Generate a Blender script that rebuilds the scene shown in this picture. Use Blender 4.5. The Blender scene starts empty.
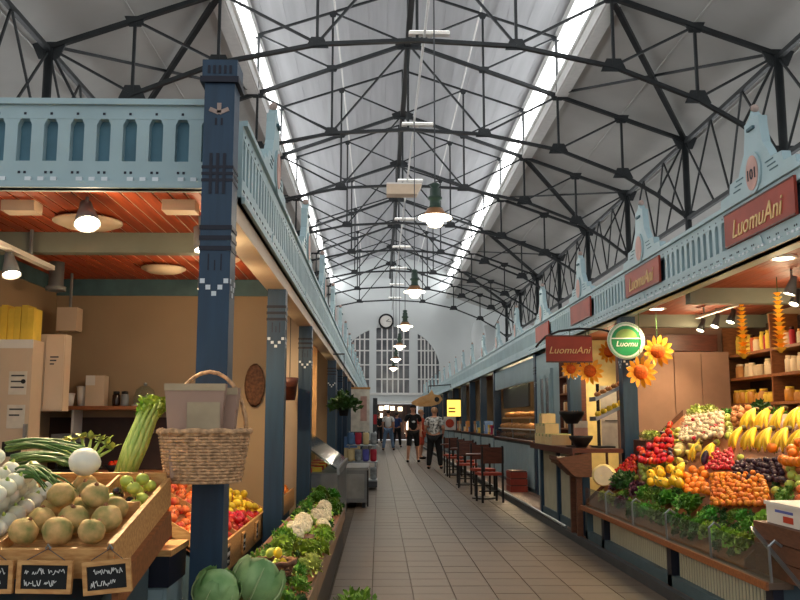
import bpy, math, random
from mathutils import Vector, Matrix, Euler, noise
random.seed(7)
S = bpy.context.scene
C = bpy.context.collection
PI = math.pi

# ---------------------------------------------------------------- camera
FPX = 870.0; CAM_H = 1.3; VPX, VPY = 379.0, 421.0
PITCH = math.atan((VPY - 300) / FPX)
YAW = math.atan((400 - VPX) * math.cos(PITCH) / FPX)
cd = bpy.data.cameras.new('camera'); cam = bpy.data.objects.new('camera', cd); C.objects.link(cam)
cd.sensor_width = 36.0; cd.lens = 36.0 * FPX / 800.0; cd.clip_end = 300
cam.location = (0, 0, CAM_H); cam.rotation_euler = (PI/2 + PITCH, 0, -YAW)
S.camera = cam
_fw = Vector((math.sin(YAW)*math.cos(PITCH), math.cos(YAW)*math.cos(PITCH), math.sin(PITCH)))
_rt = Vector((math.cos(YAW), -math.sin(YAW), 0)); _up = _rt.cross(_fw)
def proj(p):
    v = Vector(p) - Vector((0, 0, CAM_H)); d = v.dot(_fw)
    return (400 + FPX*v.dot(_rt)/d, 300 - FPX*v.dot(_up)/d)
def _ray(px, py): return _fw + _rt*((px-400)/FPX) + _up*((300-py)/FPX)
def atY(px, py, Y):
    r = _ray(px, py); return Vector((0, 0, CAM_H)) + r*(Y/r.y)
def atX(px, py, X):
    r = _ray(px, py); return Vector((0, 0, CAM_H)) + r*(X/r.x)
def atZ(px, py, Z):
    r = _ray(px, py); return Vector((0, 0, CAM_H)) + r*((Z-CAM_H)/r.z)

# ---------------------------------------------------------------- light
w = bpy.data.worlds.new('world'); S.world = w; w.use_nodes = True
wb = w.node_tree.nodes['Background']; wb.inputs[0].default_value = (0.94, 0.97, 1.0, 1); wb.inputs[1].default_value = 0.75
S.view_settings.view_transform = 'Standard'; S.view_settings.look = 'None'
S.view_settings.gamma = 1.0; S.view_settings.use_curve_mapping = False
S.view_settings.exposure = 0.3
PANE_LIGHT = 5.0       # daylit clerestory glass
SPOT_W = 24.0          # stall spot lamps (watt)

# ---------------------------------------------------------------- materials
MATS = {}
def lin(c):
    return tuple((x/12.92 if x <= .04045 else ((x+.055)/1.055)**2.4) for x in [v/255.0 for v in c])
def M(name, rgb, rough=.6, metal=0.0, var=.12, scale=6.0, bump=0.0, rnd=0.0, hue=0.0, rgb2=None, emit=0.0, sub=0.0, stretch=None, spec=.4):
    m = bpy.data.materials.new(name); m.use_nodes = True; nt = m.node_tree; N = nt.nodes; L = nt.links
    b = N['Principled BSDF']; b.inputs['Roughness'].default_value = rough; b.inputs['Metallic'].default_value = metal
    b.inputs['Specular IOR Level'].default_value = spec
    c = lin(rgb); c2 = lin(rgb2) if rgb2 else tuple(max(0, x*(1-2.2*var)) for x in c)
    tc = N.new('ShaderNodeTexCoord'); nz = N.new('ShaderNodeTexNoise'); nz.inputs['Scale'].default_value = scale
    nz.inputs['Detail'].default_value = 4
    if stretch:
        mp = N.new('ShaderNodeMapping'); mp.inputs['Scale'].default_value = stretch
        L.new(tc.outputs['Object'], mp.inputs['Vector']); L.new(mp.outputs[0], nz.inputs['Vector'])
    else: L.new(tc.outputs['Object'], nz.inputs['Vector'])
    rp = N.new('ShaderNodeValToRGB'); rp.color_ramp.elements[0].position = .35; rp.color_ramp.elements[1].position = .65
    rp.color_ramp.elements[0].color = (*c2, 1); rp.color_ramp.elements[1].color = (*c, 1)
    L.new(nz.outputs['Fac'], rp.inputs['Fac']); out = rp.outputs[0]
    if rnd or hue:
        oi = N.new('ShaderNodeObjectInfo'); hs = N.new('ShaderNodeHueSaturation')
        mr = N.new('ShaderNodeMapRange'); mr.inputs[3].default_value = 1-rnd; mr.inputs[4].default_value = 1+rnd
        mh = N.new('ShaderNodeMapRange'); mh.inputs[3].default_value = .5-hue; mh.inputs[4].default_value = .5+hue
        L.new(oi.outputs['Random'], mr.inputs[0]); L.new(oi.outputs['Random'], mh.inputs[0])
        L.new(mr.outputs[0], hs.inputs['Value']); L.new(mh.outputs[0], hs.inputs['Hue']); L.new(out, hs.inputs['Color']); out = hs.outputs[0]
    L.new(out, b.inputs['Base Color'])
    if bump:
        bp = N.new('ShaderNodeBump'); bp.inputs['Strength'].default_value = bump; bp.inputs['Distance'].default_value = .02
        L.new(nz.outputs['Fac'], bp.inputs['Height']); L.new(bp.outputs[0], b.inputs['Normal'])
    if sub: b.inputs['Subsurface Weight'].default_value = sub; b.inputs['Subsurface Radius'].default_value = (.02, .01, .005)
    if emit: b.inputs['Emission Color'].default_value = (*c, 1); b.inputs['Emission Strength'].default_value = emit
    MATS[name] = m; return m
def E_(name, rgb, strength):
    m = bpy.data.materials.new(name); m.use_nodes = True; nt = m.node_tree; nt.nodes.remove(nt.nodes['Principled BSDF'])
    e = nt.nodes.new('ShaderNodeEmission'); e.inputs[0].default_value = (*lin(rgb), 1); e.inputs[1].default_value = strength
    nt.links.new(e.outputs[0], nt.nodes['Material Output'].inputs[0]); MATS[name] = m; return m
def glass(name, tint=(235, 245, 245), refl=.12):
    m = bpy.data.materials.new(name); m.use_nodes = True; nt = m.node_tree; nt.nodes.remove(nt.nodes['Principled BSDF'])
    t = nt.nodes.new('ShaderNodeBsdfTransparent'); t.inputs[0].default_value = (*lin(tint), 1)
    g = nt.nodes.new('ShaderNodeBsdfGlossy'); g.inputs['Roughness'].default_value = .08
    lw = nt.nodes.new('ShaderNodeLayerWeight'); fr = nt.nodes.new('ShaderNodeMath'); fr.operation = 'POWER'; fr.inputs[1].default_value = 5.0; nt.links.new(lw.outputs['Facing'], fr.inputs[0])
    ad = nt.nodes.new('ShaderNodeMath'); ad.operation = 'ADD'; ad.inputs[1].default_value = refl - .06; ad.use_clamp = True
    mx = nt.nodes.new('ShaderNodeMixShader')
    nt.links.new(fr.outputs[0], ad.inputs[0]); nt.links.new(ad.outputs[0], mx.inputs[0]); nt.links.new(t.outputs[0], mx.inputs[1]); nt.links.new(g.outputs[0], mx.inputs[2])
    nt.links.new(mx.outputs[0], nt.nodes['Material Output'].inputs[0]); MATS[name] = m; return m

M('pale_blue', (160, 184, 189), .55, var=.05, scale=3)
M('slot_blue', (84, 124, 140), .6, var=.08)
M('post_blue', (34, 61, 84), .45, var=.10, scale=4, stretch=(6, 6, .6))
M('navy', (12, 18, 38), .5, var=.1)
M('cream_dot', (214, 222, 226), .6, var=.05)
M('star_tan', (170, 150, 140), .6)
M('truss_steel', (40, 44, 46), .5, var=.15, scale=3)
M('roof_board', (186, 186, 182), .8, var=.06, scale=.6)
M('lantern_board', (178, 180, 182), .8, var=.06, scale=.8, stretch=(6, .3, 1))
M('hall_wall', (206, 212, 208), .8, var=.04, scale=.5)
M('end_wall', (208, 213, 212), .8, var=.04, scale=.4)
M('white_paint', (226, 226, 222), .6, var=.04)
M('floor_tile', (92, 80, 69), .5, var=.07, scale=5, rnd=.06, spec=.5)
M('grout', (80, 70, 61), .9)
M('plinth_tile', (128, 100, 84), .55, var=.15, scale=5, rnd=.1)
M('plinth_edge', (58, 54, 52), .7)
M('stall_wall', (152, 130, 102), .75, var=.05, scale=2)
M('cabin_panel', (150, 172, 178), .6, var=.06, scale=2)
M('slat_red', (176, 74, 34), .55, var=.15, scale=4, stretch=(8, .5, 8), rnd=.10)
M('deck_cream', (236, 220, 196), .8)
M('ceil_red', (128, 60, 36), .6, var=.12, scale=4, stretch=(8, .5, 8), rnd=.06)
M('beam_grey', (118, 122, 110), .7, var=.06)
M('teal_trim', (74, 106, 114), .6)
M('wood', (206, 158, 98), .6, var=.14, scale=5, stretch=(3, 14, 14), rgb2=(176, 122, 68))
M('wood_red', (150, 92, 52), .55, var=.15, scale=5, stretch=(2, 10, 10))
M('wood_dark', (92, 48, 34), .45, var=.18, scale=4, stretch=(2, 10, 10))
M('brown_crate', (104, 66, 46), .6, var=.15, scale=5, stretch=(3, 3, 12))
M('sign_red', (158, 62, 44), .55, var=.12, scale=4)
M('sign_gold', (226, 192, 128), .5, var=.08)
M('plate_pink', (200, 158, 146), .6)
M('black', (22, 22, 24), .5)
M('dark_grey', (62, 66, 70), .5)
M('mid_grey', (128, 132, 134), .5)
M('steel', (160, 166, 168), .32, metal=.85, var=.06)
M('cooler_grey', (112, 118, 122), .4, metal=.3)
M('white_plastic', (224, 220, 212), .45, var=.03)
M('paper', (228, 222, 208), .8)
M('paper_bag', (166, 136, 118), .85, var=.08, scale=3)
M('kraft', (176, 158, 128), .85)
M('wicker', (222, 176, 130), .75, var=.25, scale=40, bump=.5)
M('wicker_dark', (112, 74, 50), .75, var=.25, scale=40, bump=.5)
M('chalk_board', (24, 26, 26), .8)
M('chalk', (230, 230, 224), .9)
M('flute_cream', (178, 178, 158), .6, var=.06, rnd=.05)
M('base_teal', (70, 92, 102), .55, var=.08)
M('counter_edge', (116, 94, 76), .5, var=.1)
M('lamp_green', (38, 62, 50), .4, var=.1)
M('lamp_copper', (140, 100, 66), .45, metal=.4)
M('cabinet_white', (206, 184, 158), .55, var=.03)
M('pink_panel', (150, 116, 96), .65, var=.05)
M('dark_back', (62, 44, 38), .7, var=.15)
# produce
M('turnip', (206, 164, 104), .75, var=.1, scale=16, rgb2=(128, 124, 66), rnd=.12, bump=.2)
M('onion_white', (240, 236, 220), .4, var=.05, scale=8, rgb2=(214, 212, 180), rnd=.05)
M('onion_green', (78, 116, 52), .5, var=.2, scale=10, rnd=.2)
M('celery', (198, 208, 112), .5, var=.2, scale=5, rgb2=(140, 172, 72), stretch=(20, 20, 2), rnd=.1)
M('cabbage', (150, 182, 120), .5, var=.2, scale=9, rgb2=(96, 138, 78), rnd=.08)
M('cabbage_vein', (170, 190, 134), .5)
M('cabbage_white', (232, 228, 208), .5, var=.06, scale=12, rnd=.05)
M('tomato', (212, 44, 24), .25, var=.12, scale=3, rnd=.12, hue=.012)
M('orange', (240, 132, 24), .45, var=.1, scale=6, rnd=.08, bump=.1)
M('apricot', (240, 140, 40), .5, var=.14, rnd=.14, hue=.015)
M('lemon', (244, 208, 52), .4, var=.08, rnd=.08)
M('banana', (246, 202, 48), .45, var=.08, scale=5, rnd=.06)
M('banana_tip', (96, 78, 36), .7)
M('pear', (220, 206, 108), .45, var=.15, rnd=.12)
M('apple_red', (190, 36, 36), .3, var=.25, rgb2=(220, 120, 50), rnd=.12)
M('apple_green', (186, 200, 84), .35, var=.12, rnd=.1)
M('aubergine', (52, 26, 48), .22, var=.2, rnd=.2)
M('plum', (62, 34, 52), .4, var=.2, rnd=.2)
M('garlic', (224, 208, 176), .55, var=.06, scale=10, rnd=.06)
M('brown_onion', (196, 128, 70), .5, var=.16, rnd=.15)
M('leaf', (92, 150, 44), .5, var=.2, scale=12, rnd=.2, hue=.03)
M('leaf_dark', (48, 96, 34), .5, var=.25, scale=12, rnd=.2, hue=.02)
M('leaf_light', (160, 200, 66), .5, var=.2, scale=12, rnd=.15, hue=.02)
M('leaf_pale', (196, 208, 112), .5, var=.2, scale=12, rnd=.15, hue=.02)
M('purple_leaf', (110, 56, 84), .5, var=.25, scale=12, rnd=.2)
M('stem_white', (226, 230, 196), .45)
M('cauliflower', (238, 226, 194), .7, var=.12, scale=30, bump=.6, rnd=.05)
M('squash', (236, 214, 146), .5, var=.08)
M('melon', (206, 186, 120), .6, var=.2, scale=25, rnd=.1, bump=.2)
M('pepper_yellow', (240, 188, 40), .3, var=.1, rnd=.1)
M('radish', (206, 40, 62), .35, var=.12, rnd=.1)
M('petal', (250, 180, 40), .55, var=.12, scale=10, rgb2=(240, 150, 24))
M('flower_core', (232, 104, 24), .8, var=.15, scale=40, bump=.3)
M('net_red', (212, 52, 34), .6, var=.25, scale=20, rnd=.15)
M('bottle_dark', (44, 26, 20), .2)
M('jar_cream', (232, 206, 168), .5, var=.08, rnd=.1)
M('jar_honey', (222, 150, 58), .35, var=.12, rnd=.12)
M('carton_cream', (224, 200, 148), .7, var=.05, rnd=.06)
M('carton_green', (126, 160, 90), .7)
M('red_goods', (196, 52, 40), .55, rnd=.15, hue=.03)
M('blue_goods', (92, 120, 176), .6, rnd=.15, hue=.05)
M('bread', (214, 150, 84), .7, var=.18, rnd=.15)
M('yellow_goods', (236, 200, 72), .6, rnd=.1)
M('grey_bag', (164, 170, 172), .5, var=.25, scale=8)
M('skin', (206, 150, 122), .6, var=.05)
M('hair_dark', (34, 28, 26), .7)
M('hair_blond', (196, 150, 112), .7)
M('cloth_black', (20, 20, 24), .8)
M('cloth_white', (222, 222, 222), .8, var=.04)
M('cloth_pattern', (232, 232, 228), .8, scale=16, rgb2=(30, 30, 34))
M('denim', (104, 132, 166), .8, var=.12)
M('cloth_blue', (50, 72, 128), .8)
M('cloth_red', (206, 84, 62), .8)
M('pot_brown', (110, 66, 46), .7)
M('pot_dark', (34, 34, 36), .6)
M('soil', (50, 38, 30), .9)
M('sign_green', (28, 140, 84), .45, var=.05)
M('sign_white', (232, 240, 232), .5, var=.03)
M('fish_tan', (206, 160, 104), .6, var=.1)
M('window_dark', (120, 122, 124), .25, var=.2, scale=.8, rgb2=(84, 86, 92))
E_('pane_glow', (252, 253, 255), PANE_LIGHT)
E_('side_fill_glow', (250, 252, 255), 5.0)
E_('lamp_glow', (255, 236, 205), 14.0)
E_('globe_glow', (255, 240, 212), 7.0)
E_('strip_glow', (250, 250, 245), 3.0)
E_('poster_glow', (244, 206, 90), 1.6)
E_('door_glow', (255, 236, 205), 4.0)
glass('glass'); glass('glass_smoke', (200, 210, 206), .07)

# ---------------------------------------------------------------- mesh builder
class MB:
    def __init__(s): s.v = []; s.f = []
    def add(s, vs, fs):
        o = len(s.v); s.v += [tuple(p) for p in vs]; s.f += [tuple(i+o for i in f) for f in fs]; return s
    def bx(s, x0, x1, y0, y1, z0, z1):
        return s.add([(x0,y0,z0),(x1,y0,z0),(x1,y1,z0),(x0,y1,z0),(x0,y0,z1),(x1,y0,z1),(x1,y1,z1),(x0,y1,z1)],
                     [(0,3,2,1),(4,5,6,7),(0,1,5,4),(1,2,6,5),(2,3,7,6),(3,0,4,7)])
    def box(s, c, d, rot=None):
        x, y, z = d[0]/2, d[1]/2, d[2]/2; c = Vector(c)
        vs = [Vector(p) for p in [(-x,-y,-z),(x,-y,-z),(x,y,-z),(-x,y,-z),(-x,-y,z),(x,-y,z),(x,y,z),(-x,y,z)]]
        if rot is not None:
            R = Euler(rot).to_matrix(); vs = [R @ p for p in vs]
        return s.add([c+p for p in vs], [(0,3,2,1),(4,5,6,7),(0,1,5,4),(1,2,6,5),(2,3,7,6),(3,0,4,7)])
    def bar(s, p, q, wd, ht=None, upv=(0,1,0)):
        p = Vector(p); q = Vector(q); d = (q-p).normalized(); ht = ht or wd
        a = d.cross(Vector(upv))
        if a.length < 1e-4: a = d.cross(Vector((1,0,0)))
        a.normalize(); b = d.cross(a).normalized(); a *= wd/2; b *= ht/2
        return s.add([p-a-b,p+a-b,p+a+b,p-a+b,q-a-b,q+a-b,q+a+b,q-a+b],[(0,3,2,1),(4,5,6,7),(0,1,5,4),(1,2,6,5),(2,3,7,6),(3,0,4,7)])
    def tube(s, pts, r, n=8, cap=True):
        pts = [Vector(p) for p in pts]; k = len(pts); rs = r if isinstance(r, (list, tuple)) else [r]*k
        o = len(s.v); ref = None
        for i, p in enumerate(pts):
            d = (pts[min(i+1,k-1)] - pts[max(i-1,0)]).normalized()
            if ref is None:
                ref = Vector((0,0,1)) if abs(d.z) < .9 else Vector((1,0,0))
            a = (ref - d*ref.dot(d)).normalized(); b = d.cross(a); ref = a
            for j in range(n):
                t = 2*PI*j/n; s.v.append(tuple(p + (a*math.cos(t)+b*math.sin(t))*rs[i]))
        for i in range(k-1):
            for j in range(n):
                s.f.append((o+i*n+j, o+i*n+(j+1)%n, o+(i+1)*n+(j+1)%n, o+(i+1)*n+j))
        if cap:
            s.f.append(tuple(o+j for j in range(n))[::-1]); s.f.append(tuple(o+(k-1)*n+j for j in range(n)))
        return s
    def lathe(s, prof, n=16, c=(0,0,0), axis='z'):
        o = len(s.v); c = Vector(c)
        for (r, z) in prof:
            for j in range(n):
                t = 2*PI*j/n
                p = Vector((r*math.cos(t), r*math.sin(t), z))
                if axis == 'y': p = Vector((p.x, p.z, p.y))
                if axis == 'x': p = Vector((p.z, p.x, p.y))
                s.v.append(tuple(c+p))
        k = len(prof)
        for i in range(k-1):
            for j in range(n): s.f.append((o+i*n+j, o+i*n+(j+1)%n, o+(i+1)*n+(j+1)%n, o+(i+1)*n+j))
        closed = prof[0] == prof[-1]
        if prof[0][0] > 1e-5 and not closed: s.f.append(tuple(o+j for j in range(n))[::-1])
        if prof[-1][0] > 1e-5 and not closed: s.f.append(tuple(o+(k-1)*n+j for j in range(n)))
        return s
    def prism(s, poly, off):
        o = len(s.v); n = len(poly); off = Vector(off)
        s.v += [tuple(Vector(p)) for p in poly] + [tuple(Vector(p)+off) for p in poly]
        s.f.append(tuple(o+i for i in range(n))[::-1]); s.f.append(tuple(o+n+i for i in range(n)))
        for i in range(n): s.f.append((o+i, o+(i+1)%n, o+n+(i+1)%n, o+n+i))
        return s
    def ell(s, c, r, nu=12, nv=8, amp=0, fr=3.0, seed=0, rib=0, ribn=8, fn=None):
        o = len(s.v); c = Vector(c); r = (r, r, r) if not isinstance(r, (tuple, list)) else r
        for i in range(nv+1):
            ph = PI*i/nv
            for j in range(nu):
                t = 2*PI*j/nu; d = Vector((math.sin(ph)*math.cos(t), math.sin(ph)*math.sin(t), math.cos(ph)))
                k = 1.0
                if amp: k += amp*noise.noise(d*fr + Vector((seed*3.1, seed*1.7, 0)))
                if rib: k += rib*math.cos(ribn*t)*math.sin(ph)
                p = Vector((d.x*r[0]*k, d.y*r[1]*k, d.z*r[2]*k))
                if fn: p = fn(p)
                s.v.append(tuple(c+p))
        for i in range(nv):
            for j in range(nu):
                a, b = o+i*nu+j, o+i*nu+(j+1)%nu; e, d2 = o+(i+1)*nu+j, o+(i+1)*nu+(j+1)%nu
                if i == 0: s.f.append((a, e, d2))
                elif i == nv-1: s.f.append((a, e, b))
                else: s.f.append((a, e, d2, b))
        return s
    def leaf(s, base, dirv, L, W, curl=.3, wav=0, nseg=4, roll=0, cup=.2):
        base = Vector(base); d = Vector(dirv).normalized()
        side = d.cross(Vector((0,0,1)))
        if side.length < 1e-3: side = Vector((1,0,0))
        side.normalize()
        if roll: side = Matrix.Rotation(roll, 3, d) @ side
        nrm = side.cross(d).normalized(); o = len(s.v); p = base.copy(); step = L/nseg; dd = d.copy()
        for i in range(nseg+1):
            t = i/nseg; wd = W*math.sin(PI*min(1, .12+.86*t))**.8 * .5
            wz = wav*math.sin(i*2.6+base.x*40)*W*.3
            s.v += [tuple(p - side*wd + nrm*(cup*wd + wz)), tuple(p), tuple(p + side*wd + nrm*(cup*wd - wz))]
            dd = (Matrix.Rotation(-curl/nseg, 3, side) @ dd); p = p + dd*step
        for i in range(nseg):
            a = o+i*3; s.f += [(a, a+1, a+4, a+3), (a+1, a+2, a+5, a+4)]
        return s
    def xf(s, mat): s.v = [tuple(mat @ Vector(p)) for p in s.v]; return s
    def mesh(s, name, mat, smooth=False):
        me = bpy.data.meshes.new(name); me.from_pydata(s.v, [], s.f); me.materials.append(MATS[mat])
        if smooth: me.polygons.foreach_set('use_smooth', [True]*len(me.polygons))
        me.update(); return me
    def build(s, name, mat, parent=None, smooth=False, world=True):
        """world=True: vertices are world coordinates; a part's mesh is moved into its thing's frame, a lone mesh gets its origin at its base."""
        if parent is not None:
            if world:
                W = WLOC.get(parent.name, Vector((0,0,0))); s.v = [tuple(Vector(p)-W) for p in s.v]
            o = bpy.data.objects.new(name, s.mesh(name, mat, smooth)); C.objects.link(o); o.parent = parent
            WLOC[o.name] = WLOC.get(parent.name, Vector((0,0,0))).copy()
            return o
        loc = Vector((0,0,0))
        if world:
            xs = [p[0] for p in s.v]; ys = [p[1] for p in s.v]; zs = [p[2] for p in s.v]
            loc = Vector(((min(xs)+max(xs))/2, (min(ys)+max(ys))/2, min(zs))); s.v = [tuple(Vector(p)-loc) for p in s.v]
        o = bpy.data.objects.new(name, s.mesh(name, mat, smooth)); C.objects.link(o); o.location = loc; WLOC[o.name] = loc
        return o
WLOC = {}
def tag(o, label=None, cat=None, group=None, kind=None):
    if label: o['label'] = label
    if cat: o['category'] = cat
    if group: o['group'] = group
    if kind: o['kind'] = kind
    return o
def thing(name, label, cat, loc=(0,0,0), group=None, rz=0):
    o = bpy.data.objects.new(name, None); C.objects.link(o); o.location = loc; o.rotation_euler = (0,0,rz); o.empty_display_size = .1
    WLOC[o.name] = Vector(loc); return tag(o, label, cat, group)
def struct(name, mb, mat, label=None, parent=None):
    o = mb.build(name, mat, parent)
    if parent is None: o['kind'] = 'structure'
    if label: o['label'] = label
    return o
def inst(name, me, parent=None, loc=(0,0,0), rot=(0,0,0), scl=(1,1,1)):
    o = bpy.data.objects.new(name, me); C.objects.link(o); o.location = loc; o.rotation_euler = rot; o.scale = scl
    if parent is not None: o.parent = parent
    return o
def copy_tree(o, parent=None):
    c = o.copy(); C.objects.link(c); c.parent = parent
    for ch in list(o.children): copy_tree(ch, c)
    return c
def text_mb(txt, h, shear=0.0, extr=.004):
    """flat lettering standing in the XZ plane, facing -Y, centred on the origin"""
    cu = bpy.data.curves.new('lettering', 'FONT'); cu.body = txt; cu.size = h; cu.extrude = extr; cu.shear = shear; cu.align_x = 'CENTER'; cu.resolution_u = 3
    to = bpy.data.objects.new('lettering', cu); C.objects.link(to); dg = bpy.context.evaluated_depsgraph_get(); dg.update()
    me = bpy.data.meshes.new_from_object(to.evaluated_get(dg)); mb = MB()
    mb.add([(v.co.x, -v.co.z, v.co.y - h*.33) for v in me.vertices], [tuple(p.vertices) for p in me.polygons])
    bpy.data.objects.remove(to); bpy.data.meshes.remove(me); bpy.data.curves.remove(cu); return mb
# ================================================================ hall shell
HC = 0.75; Y0, Y1 = -6.0, 61.0
AX0, AX1 = -0.36, 2.13                 # aisle edges
fl = struct('floor', MB().bx(HC-13, HC+13, Y0, Y1, -.2, -.012), 'grout')
TP = (AX1-AX0)/8
tile = MB().bx(.004, TP-.004, .004, TP-.004, -.012, 0).mesh('tile', 'floor_tile')
for r in range(37):
    for c in range(8):
        inst('tile', tile, fl, Vector((AX0+c*TP, 5.6+r*TP, random.uniform(-.0008, .0008))) - WLOC[fl.name])
mb = MB(); nfar = int((Y1-5.6)/TP)
for r in list(range(37, nfar)) + list(range(-36, 0)):
    for c in (range(8) if r >= -4 else range(-14, 30)):
        x, y = AX0+c*TP, 5.6+r*TP; mb.bx(x+.004, x+TP-.004, y+.004, y+TP-.004, -.012, 0)
o = mb.build('far_tiles', 'floor_tile', fl); o['kind'] = 'stuff'
# raised plinths below the stall rows
pr = struct('trim_1', MB().bx(AX1+.05, 5.6, 4.2, 57, -.01, .055), 'plinth_edge', 'low dark plinth under the stall row with the heaped produce bank')
MBt = MB().bx(.006, .394, .003, .197, 0, .012).mesh('plinth_tile', 'plinth_tile')
for r in range(62):
    for c in range(2): inst('plinth_tile', MBt, pr, Vector((AX1+.06+c*.4, 4.3+r*.2, .056)) - WLOC[pr.name])
mb = MB(); mb.bx(AX1+.06, AX1+.86, 16.7, 57, .056, .068); o = mb.build('far_plinth_tiles', 'plinth_tile', pr); o['kind'] = 'stuff'
o = MB().bx(AX1, AX1+.05, 4.2, 57, -.01, .075).build('kerb', 'dark_grey', pr)
o = MB().tube([(AX1+.02, 10.2, .10), (AX1+.02, 56, .10)], .018, 6).build('kerb_rail', 'steel', pr)
for i in range(18): MB().bx(AX1+.01, AX1+.03, 10.4+i*2.6, 10.43+i*2.6, .07, .10).build('rail_foot', 'steel', pr)
pl = struct('trim_2', MB().bx(-4.2, AX0-.12, 5.0, 57, -.01, .05), 'plinth_edge', 'low dark plinth under the stall row with the wicker basket post')

# walls, roofs
struct('wall_left', MB().bx(HC-13.2, HC-13, Y0, Y1, -.2, 7.2), 'hall_wall')
struct('wall_right', MB().bx(HC+13, HC+13.2, Y0, Y1, -.2, 7.2), 'hall_wall')
BX = 4.12
for nm, s in (('ceiling_left', -1), ('ceiling_right', 1)):
    a = (HC+s*(BX+.05), 0, 10.10); b = (HC+s*13.2, 0, 6.88)
    mb = MB().prism([(a[0], Y0, a[2]), (b[0], Y0, b[2]), (b[0], Y0, b[2]+.2), (a[0], Y0, a[2]+.2)], (0, Y1-Y0, 0))
    o = struct(nm, mb, 'roof_board')
    for t in (.18, .40, .62, .84):      # roof sheet joint battens
        x = a[0]+(b[0]-a[0])*t; z = a[2]+(b[2]-a[2])*t
        MB().bx(x-.02, x+.02, Y0, Y1, z-.012, z+.01).build('joint_batten', 'roof_board', o)
mb = MB()
for s in (-1, 1):
    mb.prism([(HC, Y0, 13.22), (HC+s*4.6, Y0, 11.70), (HC+s*4.6, Y0, 11.84), (HC, Y0, 13.36)], (0, Y1-Y0, 0))
lr = struct('ceiling_lantern', mb, 'lantern_board')
for i in range(-7, 8):
    if i == 0: continue
    x = HC+i*.55; z = 13.22-abs(i)*.55*.3304
    MB().bx(x-.01, x+.01, Y0, Y1, z-.008, z+.01).build('board_joint', 'lantern_board', lr)
# clerestory windows: lit panes between posts
BAY = 5.5; YT0 = 16.83
pane = MB().bx(-.012, .012, .04, BAY/4-.04, 0, 1.14).mesh('pane', 'pane_glow')
mull = MB().bx(-.05, .05, -.04, .04, 0, 1.2).mesh('mullion', 'white_paint')
for wn, s in (('window_1', -1), ('window_2', 1)):
    x = HC+s*(BX+.02)
    sill = struct(wn, MB().bx(x-.14, x+.14, Y0, Y1, 9.92, 10.40), 'white_paint', 'long white clerestory window band below the lantern roof')
    W = WLOC[sill.name]
    MB().bx(x-.1, x+.1, Y0, Y1, 11.55, 11.80).build('window_head', 'white_paint', sill)
    MB().bx(x-s*.14-.05, x-s*.14+.05, Y0, Y1, 10.30, 10.40).build('sill_moulding', 'white_paint', sill)
    MB().bx(x-s*.14-.04, x-s*.14+.04, Y0, Y1, 9.94, 10.02).build('sill_moulding', 'white_paint', sill)
    n = int((Y1-Y0)/(BAY/4))
    for i in range(n):
        y = Y1 - (i+1)*BAY/4
        inst('pane', pane, sill, Vector((x, y, 10.40)) - W); inst('mullion', mull, sill, Vector((x, y, 10.36)) - W)
# end wall with a great arched window and a doorway
ye = Y1
wx0, wx1 = HC-3.45, HC+3.45; zs, zb = 4.9, 3.2
def arch_top(x): return zs + 3.0*math.sqrt(max(0, 1-((x-HC)/3.5)**2))
ew = MB(); N_ = 40
ew.bx(HC-13, wx0, ye, ye+.4, 0, 14); ew.bx(wx1, HC+13, ye, ye+.4, 0, 14)
for i in range(N_):
    xa = wx0+(wx1-wx0)*i/N_; xb = wx0+(wx1-wx0)*(i+1)/N_; za, zb_ = arch_top(xa), arch_top(xb)
    ew.prism([(xa, ye, za), (xb, ye, zb_), (xb, ye, 14), (xa, ye, 14)], (0, .4, 0))
ew.bx(wx0, -.3, ye, ye+.4, 0, zb); ew.bx(2.7, wx1, ye, ye+.4, 0, zb); ew.bx(-.3, 2.7, ye, ye+.4, 2.5, zb)
struct('wall_end', ew, 'end_wall')
win = MB()
for (a, b) in ((HC-1.45, HC-.95), (HC+1.35, HC+1.95)): win.bx(a, b, ye-.1, ye+.3, zb, arch_top((a+b)/2)+.05)
wo = struct('window_3', win, 'end_wall', 'great arched window of three bays in the end wall')
MB().bx(wx0, wx1, ye-.15, ye+.1, zb-.12, zb+.05).build('window_sill', 'white_paint', wo)
for (a, b) in ((wx0, HC-1.45), (HC-.95, HC+1.35), (HC+1.95, wx1)):
    n = 6
    for i in range(n):
        xa = a+(b-a)*i/n; xb = a+(b-a)*(i+1)/n; xm = (xa+xb)/2
        MB().prism([(xa, ye+.16, zb), (xb, ye+.16, zb), (xb, ye+.16, arch_top(xb)), (xa, ye+.16, arch_top(xa))], (0, .02, 0)).build('pane', 'window_dark', wo)
        if i: MB().bx(xa-.05, xa+.05, ye+.06, ye+.14, zb, arch_top(xa)).build('glazing_bar', 'white_paint', wo)
    for z in (4.2, 5.2, 6.2, 7.0):
        xs = [x for x in (a+(b-a)*t/20 for t in range(21)) if arch_top(x) > z]
        if len(xs) > 1: MB().bx(xs[0], xs[-1], ye+.05, ye+.13, z-.045, z+.045).build('glazing_bar', 'white_paint', wo)
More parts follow.
